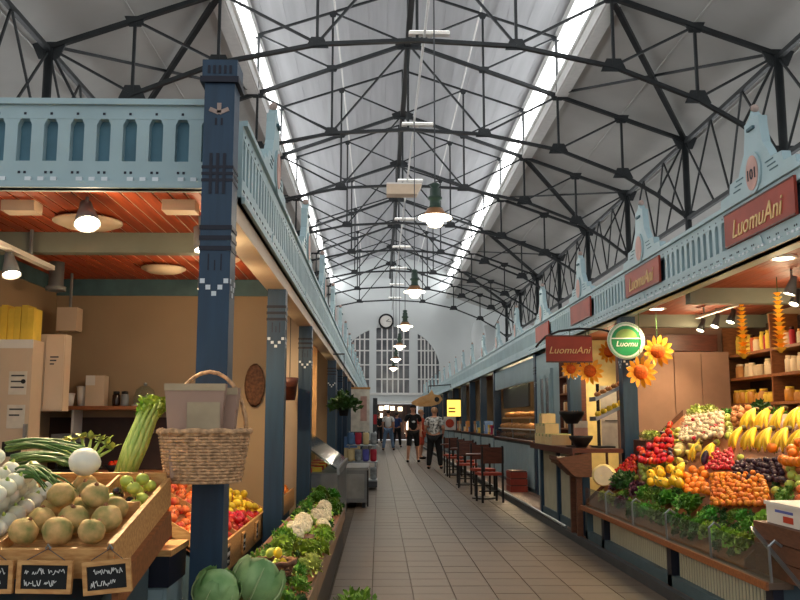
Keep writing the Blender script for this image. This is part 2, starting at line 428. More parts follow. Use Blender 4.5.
# doorway at the end: dark vestibule with lit fittings
d = struct('door_1', MB().bx(-.42, -.28, ye-.12, ye+.3, 0, 2.62), 'white_paint', 'wide end doorway with a pale frame')
MB().bx(2.68, 2.82, ye-.12, ye+.3, 0, 2.62).build('door_jamb', 'white_paint', d)
MB().bx(-.42, 2.82, ye-.12, ye+.3, 2.5, 2.66).build('door_head', 'white_paint', d)
MB().bx(-.28, 2.68, ye+1.6, ye+1.7, 0, 2.5).build('vestibule_back', 'dark_back', d)
for x in (.9, 1.9): MB().bx(x, x+.06, ye+1.45, ye+1.58, 0, 2.4).build('door_stile', 'wood_dark', d)
for x, z in ((.15, 2.2), (.55, 2.25), (.95, 2.2), (1.5, 2.15), (.1, 1.7), (1.95, .9)):
    MB().box((x, ye+1.5, z), (.3, .1, .28) if x < 1.9 else (.22, .1, 1.0)).build('glazed_light', 'door_glow', d)

# ================================================================ roof trusses
ZC, ZA, ZB, ZM, ZR = 8.75, 9.35, 9.95, 10.68, 11.40
XC, XA, XB, XM = 7.42, 5.72, 4.02, 2.03
LB = {XC: 6.62, XA: 7.78, XB: 8.44, XM: 8.86, 0: 8.98}
arch_pts = [(-XC, 6.62), (-6.6, 7.26), (-XA, 7.78), (-XB, 8.46), (-XM, 8.88), (0, 8.99), (XM, 8.88), (XB, 8.46), (XA, 7.78), (6.6, 7.26), (XC, 6.62)]
def make_truss(y):
    t = thing('roof_truss', 'arched dark steel truss carrying the hall roof', 'roof truss', (HC, y, 0), 'roof trusses along the hall')
    def part(nm, segs, wd, dp):
        mb = MB()
        for p, q in segs: mb.bar((p[0], 0, p[1]), (q[0], 0, q[1]), wd, dp)
        return mb.build(nm, 'truss_steel', t, world=False)
    part('bottom_chord', list(zip(arch_pts[:-1], arch_pts[1:])), .075, .10)
    for s in (-1, 1):
        part('top_chord', [((s*(XC+.12), ZC-.042), (0, ZR))], .09, .11)
        for X, Z, zb_ in ((XA, ZA, 7.78), (XB, ZB, 8.46), (XM, ZM, 8.88)): part('web_post', [((s*X, Z), (s*X, zb_))], .058, .06)
        for a, b in (((XC, ZC), (XA, 7.80)), ((XA, ZA), (XB, 8.48)), ((XB, ZB), (XM, 8.90)), ((0, ZR), (XM, 8.90)), ((XC, ZC), (6.62, 7.26))):
            part('web_diagonal', [((s*a[0], a[1]), (s*b[0], b[1]))], .05, .05)
        part('lantern_rafter', [((s*XB, 11.62), (0, 12.95))], .055, .06)
        part('lantern_post', [((s*XM, ZM), (s*XM, 12.27))], .055, .055)
        part('lantern_post', [((s*XB, ZB), (s*XB, 11.62))], .06, .06)
        part('lantern_diagonal', [((s*XM, 12.27), (0, ZR))], .045, .045)
        part('lantern_diagonal', [((s*XB, 11.62), (s*XM, ZM))], .045, .045)
        MB().tube([(s*XC, 0, 0), (s*XC, 0, ZC)], .09, 10).build('column', 'truss_steel', t, True, world=False)
        for X, Z, r in ((XC, ZC-.06, .36), (XA, ZA-.02, .22), (XB, ZB, .22), (XM, ZM, .18), (XA, 7.84, .27), (XB, 8.50, .27), (XM, 8.92, .23), (XM, 12.2, .12), (XB, 11.58, .14), (XC, 6.72, .2)):
            MB().prism([(s*X-r, -.02, Z+r*.5), (s*X-r*.55, -.02, Z-r*.5), (s*X+r*.55, -.02, Z-r*.5), (s*X+r, -.02, Z+r*.5)][::-1] if Z > 9 or X == XC else
                       [(s*X-r, -.02, Z-r*.5), (s*X-r*.55, -.02, Z+r*.5), (s*X+r*.55, -.02, Z+r*.5), (s*X+r, -.02, Z-r*.5)], (0, .04, 0)).build('gusset_plate', 'truss_steel', t, world=False)
    part('king_post', [((0, ZR+1.5), (0, 8.98))], .06, .06)
    MB().prism([(-.3, -.03, ZR-.16), (.3, -.03, ZR-.16), (.36, -.03, ZR+.02), (0, -.03, ZR+.16), (-.36, -.03, ZR+.02)], (0, .06, 0)).build('gusset_plate', 'truss_steel', t, world=False)
    return t
TY = [YT0 + BAY*k for k in range(-1, 8)]
t0 = make_truss(TY[0])
for y in TY[1:]:
    c = copy_tree(t0); c.location = (HC, y, 0)
    if y == TY[3]: c['label'] = 'arched dark steel truss behind the beige box heater'
    if y == TY[-1]: c['label'] = 'arched dark steel truss standing closest to the clock wall'
# purlins, pipes and braces running between the trusses
tag(MB().bx(HC-.075, HC+.075, Y0+14, Y1, ZR-.1, ZR+.12).build('ridge_beam', 'truss_steel'), 'dark ridge beam running along the trusses below the lantern', 'beam')
for x, z, lab in ((HC-XM+.06, 12.34, 'white pipe under the lantern roof, on the side of the basket post'), (HC+XM-.06, 12.34, 'white pipe under the lantern roof, on the side of the produce bank'), (.90, 9.1, 'white pipe lying along the truss bottom chords, carrying the pendant lamps')):
    tag(MB().tube([(x, 11, z), (x, Y1, z)], .028, 8).build('roof_pipe', 'white_paint', smooth=True), lab, 'pipe')
def brace(p, q, wd, lab, nm='roof_brace', grp='wind braces in the roof bays'):
    tag(MB().bar(p, q, wd, wd, (0, 0, 1)).build(nm, 'truss_steel'), lab, 'brace', grp)
for k in range(1, len(TY)-1, 2):
    ya, yb = TY[k], TY[k+1]
    for s in (-1, 1):
        side = 'over the produce bank' if s > 0 else 'over the basket post stalls'
        brace((HC+s*XB, ya, ZB+.02), (HC+s*XC, yb, ZC+.02), .11, 'thick slanting roof brace crossing a bay '+side)
        brace((HC+s*XC, ya, ZC+.05), (HC+s*XB, yb, ZB+.08), .055, 'thin slanting roof brace crossing a bay '+side)
for k in range(len(TY)-1):
    ya, yb = TY[k], TY[k+1]
    for s in (-1, 1):
        side = 'over the produce bank' if s > 0 else 'over the basket post stalls'
        x = HC+s*XC; ym = (ya+yb)/2
        tr = thing('column_bracing', 'crossed steel bracing between two roof columns '+side, 'bracing', (x, ya, 6.6), 'bracing between the roof columns')
        for a, b, wd in (((0,0,0),(0,BAY,0),.1), ((0,0,2.1),(0,BAY,2.1),.1)): MB().bar(a, b, wd, wd, (0,0,1)).build('rail', 'truss_steel', tr, world=False)
        for a, b in (((0,.1,0),(0,BAY*.33,2.1)), ((0,BAY*.33,2.1),(0,BAY*.5,0)), ((0,BAY*.5,0),(0,BAY*.67,2.1)), ((0,BAY*.67,2.1),(0,BAY-.1,0)), ((0,.1,2.0),(0,BAY*.33,0)), ((0,BAY-.1,2.0),(0,BAY*.67,0))):
            MB().bar(a, b, .04, .04, (1,0,0)).build('lattice_bar', 'truss_steel', tr, world=False)
# white lamps lying on the bottom chord of each truss
fl0 = None
for y in TY:
    if fl0 is None:
        fl0 = thing('truss_lamp', 'white strip lamp clamped to the bottom chord of a roof truss', 'lamp', (HC+.25, y, 9.075), 'strip lamps on the trusses')
        MB().bx(-.42, .42, -.07, .07, .02, .09).build('housing', 'white_plastic', fl0, world=False)
        MB().bx(-.40, .40, -.04, .04, .09, .11).build('tube', 'strip_glow', fl0, world=False)
        MB().bx(-.03, .03, -.1, .1, 0, .05).build('clamp', 'white_plastic', fl0, world=False)
    else:
        c = copy_tree(fl0); c.location = (HC+.25, y, 9.075)
# hung box heater under the third visible truss
hb = thing('hanging_heater', 'beige box heater hung under a roof truss', 'heater', (HC+.02, TY[3]-.75, 8.5))
MB().prism([(-.55, 0, 0), (.42, 0, 0), (.58, 0, .32), (-.55, 0, .32)], (0, .5, 0)).build('body', 'cabinet_white', hb, world=False)
MB().bx(-.55, .58, -.01, .51, .32, .37).build('lid', 'white_plastic', hb, world=False)
for x in (-.4, .4): MB().tube([(x, .25, .36), (x, .72, .52)], .015, 6).build('hanger', 'dark_grey', hb, world=False)
# green pendant lamps down the aisle
def make_pendant(x, y, z):
    t = thing('pendant_lamp', 'green enamel pendant lamp with a white glass shade above the aisle', 'pendant lamp', (x, y, z), 'pendant lamps above the aisle')
    MB().lathe([(.0, .60), (.05, .60), (.09, .56), (.05, .52), (.085, .50), (.085, .38), (.12, .36), (.12, .33), (.085, .31), (.09, .22), (.13, .17)], 16).build('lamp_body', 'lamp_green', t, True, world=False)
    MB().lathe([(.13, .17), (.145, .14), (.19, .07), (.2, .05)], 16).build('collar', 'lamp_copper', t, True, world=False)
    MB().lathe([(.20, .05), (.27, .03), (.275, .01), (.18, -.01), (.13, -.03), (.0, -.03)], 20).build('shade', 'globe_glow', t, True, world=False)
    MB().lathe([(.13, -.02), (.135, -.07), (.10, -.12), (.04, -.14), (0, -.14)], 16).build('globe', 'globe_glow', t, True, world=False)
    MB().tube([(0, 0, .6), (0, 0, 9.09-z)], .012, 6).build('rod', 'dark_grey', t, world=False)
    l = bpy.data.lights.new('pendant_light', 'POINT'); l.energy = 60; l.color = (1, .88, .7); l.shadow_soft_size = .14
    lo = bpy.data.objects.new('pendant_light', l); C.objects.link(lo); lo.location = (0, 0, -.2); lo.parent = t
    return t
p0 = make_pendant(.90, 13.8, 4.55)
for i in range(1, 6):
    c = copy_tree(p0); c.location = (.90, 13.8+8.2*i, 4.55)
# wall clock over the end window
ck = thing('wall_clock', 'round white wall clock with a black rim over the arched window', 'clock', (.48, ye-.16, 8.25))
MB().lathe([(.0, 0), (.42, 0), (.42, .05), (0, .05)], 24, axis='y').build('dial', 'white_plastic', ck, world=False)
MB().lathe([(.42, -.06), (.54, -.06), (.54, .14), (.42, .14), (.42, -.06)], 24, axis='y').build('rim', 'black', ck, world=False)
MB().bar((0, -.02, 0), (.2, -.02, .14), .04, .02).build('hour_hand', 'black', ck, world=False)
MB().bar((0, -.03, 0), (.34, -.03, -.04), .03, .02).build('minute_hand', 'black', ck, world=False)
# ventilation ducts near the end wall
for x, yy in ((6.3, 55), (7.3, 57)):
    dt = thing('ventilation_duct', 'pale upright ventilation duct by the end wall, '+('with a domed outlet' if x < 7 else 'wider one of the two'), 'duct', (x, yy, 0))
    r = .45 if x < 7 else .6
    MB().lathe([(r, 0), (r, 6.9 if x < 7 else 7.4), (r*.7, 7.5), (0, 7.7)], 20).build('pipe', 'end_wall', dt, True, world=False)
    MB().lathe([(r+.03, 3.4), (r+.03, 3.5)], 20).build('joint_ring', 'white_paint', dt, True, world=False)
# unseen glowing panes added on the outer aisle walls to light the side roofs
for wn, s in (('window_fill_left', -1), ('window_fill_right', 1)):
    x = HC+s*12.97
    fr = struct(wn, MB().bx(x-.05, x+.05, Y0, Y1, 3.7, 3.85), 'white_paint', 'row of tall glowing panes added on the outer aisle wall to light the roof')
    MB().bx(x-.05, x+.05, Y0, Y1, 6.25, 6.4).build('window_head', 'white_paint', fr)
    for i in range(22):
        y = Y0+.4+i*3.0
        MB().bx(x-.02, x+.02, y, y+1.9, 3.85, 6.25).build('pane', 'side_fill_glow', fr)

# ================================================================ stall rows
FZ0, FZ1 = 2.45, 2.91          # fascia bottom / top
SZ0, SZ1 = 2.59, 2.81          # slot zone
RX, LX = 2.65, -0.75          # fascia planes
UN = 2.69
def fbox(mb, side, u0, u1, d0, d1, z0, z1):
    """box on a fascia: u along the row, d depth in front of (+) or behind (-) the fascia plane"""
    if side == 'R': mb.bx(RX-d1, RX-d0, u0, u1, z0, z1)
    elif side == 'L': mb.bx(LX+d0, LX+d1, u0, u1, z0, z1)
    else: mb.bx(u0, u1, END_Y-d1, END_Y-d0, z0, z1)
    return mb
END_Y = 4.27
def fprism(mb, side, poly, d0, d1):
    if side == 'R': mb.prism([(RX-d0, u, z) for u, z in poly], (-(d1-d0), 0, 0))
    elif side == 'L': mb.prism([(LX+d0, u, z) for u, z in poly][::-1], ((d1-d0), 0, 0))
    else: mb.prism([(u, END_Y-d0, z) for u, z in poly][::-1], (0, -(d1-d0), 0))
    return mb
GAB = [(-.62, 2.90), (-.60, 2.97), (-.44, 2.98), (-.42, 3.05), (-.26, 3.06), (-.22, 3.12), (-.15, 3.20), (-.12, 3.34), (-.12, 3.40), (-.045, 3.42), (0, 3.47), (.045, 3.42), (.12, 3.40), (.12, 3.34), (.15, 3.20), (.22, 3.12), (.26, 3.06), (.42, 3.05), (.44, 2.98), (.60, 2.97), (.62, 2.90)]
bal_mesh = {}
def fascia(side, u0, u1, gable, board, label, group, near, plate=None, text=None):
    base = {'R': (RX, u0, FZ0), 'L': (LX, u0, FZ0), 'E': (u0, END_Y, FZ0)}[side]
    t = thing('stall_fascia', label, 'fascia', base, group)
    P = lambda mb, nm, mat: mb.build(nm, mat, t)
    P(fbox(MB(), side, u0, u1, -.06, -.035, FZ0+.02, FZ1-.02), 'back_panel', 'slot_blue')
    mb = MB(); fbox(mb, side, u0, u1, -.035, .012, FZ0, SZ0); fbox(mb, side, u0, u1, -.06, .03, FZ0, FZ0+.035); P(mb, 'bottom_rail', 'pale_blue')
    mb = MB(); fbox(mb, side, u0, u1, -.035, .012, SZ1, FZ1-.03); fbox(mb, side, u0, u1, -.08, .035, FZ1-.03, FZ1); P(mb, 'top_rail', 'pale_blue')
    g0, g1 = (gable-.56, gable+.56) if gable is not None else (1e9, 1e9)
    n = int((u1-u0)/.126); row = MB()
    for i in range(n+1):
        u = u0 + (u1-u0)*i/max(1, n)
        if g0-.02 < u < g1+.02 and board: continue
        a, b = max(u0, u-.031), min(u1, u+.031)
        poly = [(a, SZ0), (b, SZ0), (b, SZ1-.03), ((a+b)/2+.045 if b-a > .05 else b, SZ1), ((a+b)/2-.045 if b-a > .05 else a, SZ1), (a, SZ1-.03)]
        poly = [(min(max(p, u0), u1), z) for p, z in poly]
        if near: P(fprism(MB(), side, poly, -.035, .010), 'baluster', 'pale_blue')
        else: fprism(row, side, poly, -.035, .010)
    if not near and row.v: o = P(row, 'baluster_row', 'pale_blue'); o['kind'] = 'stuff'
    if near:
        mb = MB()
        k = int((u1-u0)/.126*2)
        for i in range(k):
            if i % 4 == 3: continue
            u = u0+.02+(u1-u0-.04)*i/k; fbox(mb, side, u, u+.03, .012, .026, FZ0+.035, FZ0+.055)
        P(mb, 'dentil_strip', 'cream_dot')['kind'] = 'stuff'
        mb = MB()
        for i in range(n):
            u = u0 + (u1-u0)*(i+.5)/n
            for du in (-.014, .014): fbox(mb, side, u+du-.006, u+du+.006, .012, .015, FZ0+.075, FZ0+.087)
            if not (g0 < u < g1): fbox(mb, side, u-.006, u+.006, .012, .015, SZ1+.02, SZ1+.032)
        P(mb, 'drill_marks', 'navy')['kind'] = 'stuff'
    if gable is not None:
        P(fprism(MB(), side, [(gable+u, z) for u, z in GAB], -.03, .03), 'gable', 'pale_blue')
        ov = [(gable+.125*math.cos(t), 3.02+.15*math.sin(t)) for t in [2*PI*i/20 for i in range(20)]]
        ov2 = [(gable+.095*math.cos(t), 3.02+.125*math.sin(t)) for t in [2*PI*i/20 for i in range(20)]]
        P(fprism(MB(), side, ov, .03, .045), 'plate_rim', 'pale_blue'); npl = P(fprism(MB(), side, ov2, .045, .05), 'number_plate', 'plate_pink')
        mb = MB()
        for sgn in (-1, 1):
            for j in range(3): fbox(mb, side, gable+sgn*(.24+.03*j)-.06, gable+sgn*(.24+.03*j)+.06, .03, .034, 3.035-.035*j, 3.043-.035*j)
        P(mb, 'groove_lines', 'teal_trim')
        P(fbox(MB(), side, gable-.05, gable+.05, .03, .05, 3.33, 3.35), 'ledge', 'teal_trim')
        tp = {'R': (RX, gable, 3.47), 'L': (LX, gable, 3.47), 'E': (gable, END_Y, 3.47)}[side]
        P(MB().ell((tp[0], tp[1], 3.49), .03, 8, 6), 'finial', 'star_tan')
        if board:
            nbd_ = P(fbox(MB(), side, g0, g1, .012, .032, SZ0+.0, SZ1+.035), 'name_board', board)
            fr = MB(); fbox(fr, side, g0, g1, .032, .036, SZ1+.025, SZ1+.035); fbox(fr, side, g0, g1, .032, .036, SZ0, SZ0+.01); P(fr, 'board_edge', 'wood_dark')
        P(fprism(MB(), side, [(gable-.05, FZ0+.05), (gable+.05, FZ0+.05), (gable+.03, FZ0+.1), (gable, FZ0+.13), (gable-.03, FZ0+.1)], .012, .02), 'trefoil', 'pale_blue')
        if text: letter(side, gable+.02, text, .19, .3, .036, 2.70, nbd_, 'sign_gold')
        if plate: letter(side, gable, plate, .11, 0, .052, 3.01, npl, 'navy')
    return t
def letter(side, u, txt, h, shear, d, z, parent, mat, nm='lettering'):
    mb = text_mb(txt, h, shear, .003)
    if side == 'R': mb.v = [(RX-d+p[1], u - p[0], z+p[2]) for p in mb.v]
    elif side == 'L': mb.v = [(LX+d-p[1], u + p[0], z+p[2]) for p in mb.v]
    else: mb.v = [(u+p[0], END_Y-d+p[1], z+p[2]) for p in mb.v]
    return mb.build(nm, mat, parent)
# right row: units centred on their gables
for k in range(-1, 18):
    gc = 5.85 + UN*k; near = k <= 3
    if k == 0: lab = 'pale blue slotted fascia with oval number 101 gable over a red name board'
    elif k == 1: lab = 'pale blue slotted fascia with red name board above the sunflowers'
    elif k == 2: lab = 'pale blue slotted fascia with blank red board above the hanging red sign'
    elif k == -1: lab = 'pale blue slotted fascia before the number 101 gable'
    else: lab = 'pale blue gabled stall fascia in the row beyond the hanging red sign'
    fascia('R', gc-UN/2, gc+UN/2, gc, 'sign_red' if k in (0, 1, 2, 3) else None, lab, 'stall fascias along the aisle', near, '101' if k == 0 else None, 'LuomuAni' if k in (0, 1) else None)
for k in range(0, 19):
    gc = 4.55 + UN*(k+.5); near = k <= 2
    if k == 0: lab = 'pale blue slotted fascia starting at the lattice-marked corner post'
    else: lab = 'pale blue gabled stall fascia in the row behind the lattice-marked corner post'
    fascia('L', gc-UN/2, gc+UN/2, gc, None, lab, 'stall fascias along the aisle', near)
fascia('E', -3.3, -.80, None, None, 'pale blue slotted fascia across the stall end above the onion trays', None, True)
# beam on which the left fascia rests
tag(MB().bx(LX-.16, LX-.01, 4.5, 56, FZ0-.10, FZ0+.02).build('lintel_beam', 'cabinet_white'), 'cream lintel beam under the fascia beside the corner post', 'beam')
tag(MB().bx(RX+.01, RX+.16, 3.2, 56, FZ0, FZ0+.03).build('lintel_beam', 'pale_blue'), 'pale blue lintel beam under the fascia over the produce bank', 'beam')

def post(x, y, z1, label, group, corner=False, wd=.15, detail=True, z0=0.0):
    t = thing('stall_post', label, 'post', (x, y, z0), group)
    h = wd/2
    MB().bx(-h, h, -h, h, 0, z1-z0).build('shaft', 'post_blue', t, world=False)
    zz = 2.21-z0
    if detail:
        for j in range(3): MB().bx(-h-.004, h+.004, -h-.004, h+.004, zz-.014-.05*j, zz+.008-.05*j).build('groove_band', 'navy', t, world=False)
        for (dx, dz) in ((-.055, 0), (-.028, -.03), (0, -.06), (.028, -.03), (.055, 0)):
            MB().bx(dx-.011, dx+.011, -h-.003, -h, zz-.27+dz, zz-.248+dz).build('inlay_square', 'cream_dot', t, world=False)
        for (dy, dz) in ((-.055, 0), (-.028, -.03), (0, -.06), (.028, -.03), (.055, 0)):
            sx = h if x < 1 else -h-.003
            MB().bx(sx, sx+.003, dy-.011, dy+.011, zz-.27+dz, zz-.248+dz).build('inlay_square', 'cream_dot', t, world=False)
        for dx in (-.03, 0, .03): MB().bx(dx-.003, dx+.003, -h-.002, -h, zz-.21, zz-.16+abs(dx)).build('carved_line', 'navy', t, world=False)
    if corner:
        MB().bx(-h-.012, h+.012, -h-.012, h+.012, z1-.09, z1-.005).build('cap', 'post_blue', t, world=False)
        MB().bx(-h-.02, h+.02, -h-.02, h+.02, z1-.12, z1-.09).build('cap_moulding', 'navy', t, world=False)
        for j in range(5):
            MB().bx(-.058+.026*j, -.046+.026*j, -h-.016, -h-.012, z1-.075, z1-.035).build('cap_notch', 'navy', t, world=False)
        lz = 2.47
        for j in (-1, 0, 1):
            MB().bx(-h-.003, h+.003, -h-.003, h+.003, lz+.032*j-.007, lz+.032*j+.007).build('lattice_line', 'navy', t, world=False)
            MB().bx(.032*j-.007, .032*j+.007, -h-.004, -h, lz-.10, lz+.10).build('lattice_line', 'navy', t, world=False)
        for a in (0, 1, 2):
            ang = PI/2 + (a-1)*1.15
            MB().bar((0, -h-.002, 2.77), (.05*math.cos(ang), -h-.002, 2.77+.05*math.sin(ang)), .02, .004).build('star_inlay', 'star_tan', t, world=False)
        for dx in (-.014, .014): MB().bx(dx-.005, dx+.005, -h-.003, -h, 2.71, 2.745).build('inlay_mark', 'navy', t, world=False)
    return t
post(-.775, 4.12, 3.04, 'blue corner post with lattice marks, carrying the wicker basket', 'blue posts of the stall rows', True, .145)
PITCHL = 2.75
for k in range(1, 17):
    if k == 3: continue
    y = 4.26+PITCHL*k
    lab = {1: 'blue stall post just behind the tomato crates', 2: 'blue stall post with a dark jar hung beside it', 4: 'blue stall post next to the hanging fern'}.get(k, 'blue stall post in the row leading from the corner post to the end wall')
    post(-.825, y, 2.35, lab, 'blue posts of the stall rows', False, .145, k < 6)
RPY = [9.62, 12.3, 15.0] + [20.4+2.7*i for i in range(13)]
for i, y in enumerate(RPY):
    lab = {0: 'blue stall post bearing the round green sign', 1: 'blue stall post behind the hanging red sign'}.get(i, 'blue stall post in the row leading from the round green sign to the end wall')
    post(2.76, y, 2.45, lab, 'blue posts of the stall rows', False, .16, i < 3, .068)

# ---------------------------------------------------------------- stall interiors
def slat_ceiling(name, x0, x1, y0, y1, z, mat, deck, pitch, gap):
    c = struct(name, MB().bx(x0, x1, y0, y1, z+.008, z+.07), deck, None)
    n = int((x1-x0)/pitch); me = MB().bx(0, pitch-gap, 0, y1-y0-.002, 0, .008).mesh('slat', mat)
    for i in range(n): inst('slat', me, c, Vector((x0+i*pitch, y0+.001, z)) - WLOC[c.name])
    return c
slat_ceiling('ceiling_stall_basket', -2.73, -.93, 4.34, 7.40, 2.50, 'slat_red', 'deck_cream', .085, .016)
slat_ceiling('ceiling_stall_produce', 2.82, 4.40, 3.4, 10.3, 2.50, 'ceil_red', 'dark_back', .09, .004)
LWX = -2.75
struct('wall_stall_basket', MB().bx(LWX-.1, LWX, 4.5, 56, 0, 2.6), 'stall_wall')
struct('wall_stall_produce', MB().bx(4.42, 4.52, 3.4, 56, .0, 2.6), 'stall_wall')
mb = MB().bx(LWX, -.96, 7.42, 7.50, 0, 2.6)
wp = struct('wall_stall_partition', mb, 'stall_wall')
struct('trim_3', MB().bx(LWX, -.96, 7.40, 7.42, 2.36, 2.50), 'teal_trim')
struct('trim_4', MB().bx(LWX, LWX+.02, 4.5, 7.40, 2.38, 2.50), 'teal_trim')
struct('trim_5', MB().bx(LWX, -.94, 5.52, 5.62, 2.37, 2.50), 'beam_grey')          # crossing beam of the left stall
struct('trim_6', MB().bx(2.82, 4.42, 7.75, 7.87, 2.36, 2.50), 'beam_grey')
struct('trim_7', MB().bx(2.82, 4.42, 9.75, 9.87, 2.36, 2.50), 'beam_grey')
struct('wall_stall_partition_produce', MB().bx(2.84, 4.42, 10.32, 10.40, .068, 2.6), 'pink_panel')
# further left partitions and ceilings
for k in range(2, 17):
    y = 4.26+PITCHL*k+.1
    struct('wall_stall_divider', MB().bx(LWX, -.90, y, y+.06, 0, 2.5), 'cabinet_white' if k == 2 else 'fish_tan' if k == 3 else 'stall_wall')
struct('ceiling_stall_row', MB().bx(LWX, -.94, 7.55, 56, 2.5, 2.56), 'slat_red')
struct('ceiling_stall_row_produce', MB().bx(2.82, 4.42, 10.42, 56, 2.5, 2.56), 'ceil_red')

# spot lamps and other fittings
def spot_light(parent, loc, power, col=(1, .74, .42), ang=2.2, aim=(0, 0, -1)):
    l = bpy.data.lights.new('spot_light', 'SPOT'); l.energy = power; l.color = col; l.spot_size = ang; l.spot_blend = .6; l.shadow_soft_size = .04
    o = bpy.data.objects.new('spot_light', l); C.objects.link(o); o.parent = parent; o.location = loc
    o.rotation_euler = Vector(aim).to_track_quat('-Z', 'Y').to_euler(); return o
def spot_lamp(x, y, z, label, aim=(0, 0, -1), r=.06, drop=.12, power=None, group='spot lamps under the stall ceilings', mat='mid_grey', ang=2.2):
    """spot head hung from the ceiling at height z"""
    t = thing('spot_lamp', label, 'spot lamp', (x, y, z), group)
    a = Vector(aim).normalized(); q = a.to_track_quat('Z', 'Y').to_matrix().to_4x4()
    c = Vector((0, 0, -drop))
    MB().tube([(0, 0, 0), (0, 0, -drop)], .010, 6).build('stem', mat, t, world=False)
    sh = MB().lathe([(r*.45, -.07), (r*.55, -.03), (r*.7, 0), (r, .08), (r*.94, .08), (r*.6, .02)], 16).xf(Matrix.Translation(c) @ q); sh.build('lamp_shade', mat, t, True, world=False)
    MB().lathe([(0, .076), (r*.93, .070), (r*.93, .064), (0, .064)], 16).xf(Matrix.Translation(c) @ q).build('bulb', 'lamp_glow', t, world=False)
    spot_light(t, c + a*.10, power or SPOT_W, aim=a, ang=ang)
    l = bpy.data.lights.new('ceiling_fill_light', 'POINT'); l.energy = min(power or SPOT_W, 30)*.2; l.color = (1, .76, .46); l.shadow_soft_size = .05  # extra point fill added below the bulb to brighten the stall ceiling
    o = bpy.data.objects.new('ceiling_fill_light', l); C.objects.link(o); o.parent = t; o.location = c + a*.16
    return t
spot_lamp(-1.58, 4.62, 2.50, 'large bright spot lamp beside the round ceiling saucer', (.28, -.50, -1), .07, .09, SPOT_W*9, ang=2.0)
spot_lamp(-1.06, 5.05, 2.50, 'spot lamp close behind the lattice-marked corner post', (.3, -.2, -1), .05, .13)
spot_lamp(-1.15, 6.0, 2.50, 'spot lamp above the tomato crates', (.25, .1, -1), .05, .12, SPOT_W*1.6)
spot_lamp(-1.35, 6.6, 2.50, 'spot lamp by the far end of the first stall', (.15, -.1, -1), .05, .12, SPOT_W*1.2)
spot_lamp(-1.3, 8.5, 2.50, 'added fill spot lamp in the second stall beyond the cream partition', (.1, .6, -1), .05, .12, SPOT_W*1.6)  # lamp added to brighten the cream wall of this stall
spot_lamp(-1.3, 11.6, 2.50, 'spot lamp over the glass-topped counter', (.1, .5, -1), .05, .12, SPOT_W*1.4)
tr = thing('light_track', 'white ceiling track with a spot lamp over the white machine', 'light track', (-2.2, 5.0, 2.30))
MB().bx(-.025, .025, -.5, .8, 0, .03).build('rail', 'white_plastic', tr, world=False)
for y in (-.2, .45): MB().tube([(0, y, .03), (0, y, .20)], .012, 6).build('hanger', 'mid_grey', tr, world=False)
spot_lamp(-2.2, 5.16, 2.30, 'spot lamp hung from the white track over the machine', (.3, -.3, -1), .055, .07, SPOT_W*.7)
for x, y, r, lab in ((-1.74, 5.12, .20, 'round cream ceiling saucer behind the large spot lamp'), (-1.68, 6.72, .17, 'round cream ceiling saucer near the shelf partition'), (-1.17, 6.3, .15, 'round cream ceiling saucer beside the aisle beam')):
    t = thing('ceiling_saucer', lab, 'ceiling fitting', (x, y, 2.44))
    MB().lathe([(0, 0), (r*.7, .005), (r, .03), (r, .04), (0, .045)], 24).build('dish', 'cabinet_white', t, True, world=False)
    MB().lathe([(.03, .04), (.03, .06)], 10).build('neck', 'mid_grey', t, world=False)
t = thing('ceiling_speaker', 'grey round can lamp hung near the stall corner', 'can lamp', (-2.46, 6.6, 2.28))
MB().lathe([(0, .02), (.055, .02), (.06, 0), (.075, 0), (.075, .03), (.055, .04), (.055, .22), (0, .22)], 16).build('can', 'mid_grey', t, True, world=False)
t = thing('wall_speaker', 'small cream loudspeaker box on a bracket in the stall corner', 'loudspeaker', (-2.52, 7.1, 2.02))
MB().bx(-.08, .08, -.07, .07, 0, .19).build('box', 'cabinet_white', t, world=False); MB().tube([(0, 0, .19), (.0, .0, .48)], .012, 6).build('bracket', 'mid_grey', t, world=False)
for x, y, lab in ((-1.98, 4.75, 'flat cream ceiling box ahead of the large spot lamp'), (-1.10, 4.72, 'flat cream ceiling box beside the corner post')):
    tag(MB().bx(x-.09, x+.09, y-.06, y+.06, 2.44, 2.50).build('ceiling_box', 'cabinet_white'), lab, 'ceiling fitting')
# right soffit lamps and track
for i, (x, y) in enumerate(((2.98, 6.25), (2.98, 8.0), (2.98, 9.2))):
    t = thing('recessed_lamp', ['recessed round lamp in the red soffit under the number 101 gable', 'recessed round lamp in the red soffit beside the middle beam', 'recessed round lamp in the red soffit by the round green sign'][i], 'recessed lamp', (x, y, 2.485))
    MB().lathe([(.075, 0), (.095, 0), (.095, .015), (.075, .015), (.075, 0)], 18).build('rim', 'white_plastic', t, world=False)
    MB().lathe([(0, .004), (.075, .004), (.075, .014), (0, .014)], 18).build('lens', 'lamp_glow', t, world=False)
    spot_light(t, (0, 0, -.03), SPOT_W*1.5, ang=2.4)
t = thing('light_track', 'white ceiling track running beside the four small spots', 'light track', (3.45, 8.4, 2.40))
MB().bx(-.02, .02, -.6, .9, 0, .025).build('rail', 'white_plastic', t, world=False)
for y in (-.4, .7): MB().tube([(0, y, .02), (0, y, .10)], .01, 6).build('hanger', 'mid_grey', t, world=False)
for i in range(4): spot_lamp(3.62, 9.62-.42*i if i < 3 else 7.4, 2.50, 'small spot lamp of the row beside the white track over the produce bank', (-.45, -.2, -1), .045, .13, SPOT_W*1.7, 'small spots over the produce bank', 'dark_grey')
t = thing('light_track', 'short white ceiling track ahead of the middle beam', 'light track', (3.9, 6.4, 2.44))
MB().bx(-.02, .02, -.6, .7, 0, .025).build('rail', 'white_plastic', t, world=False)
for y in (-.4, .5): MB().tube([(0, y, .02), (0, y, .06)], .01, 6).build('hanger', 'mid_grey', t, world=False)
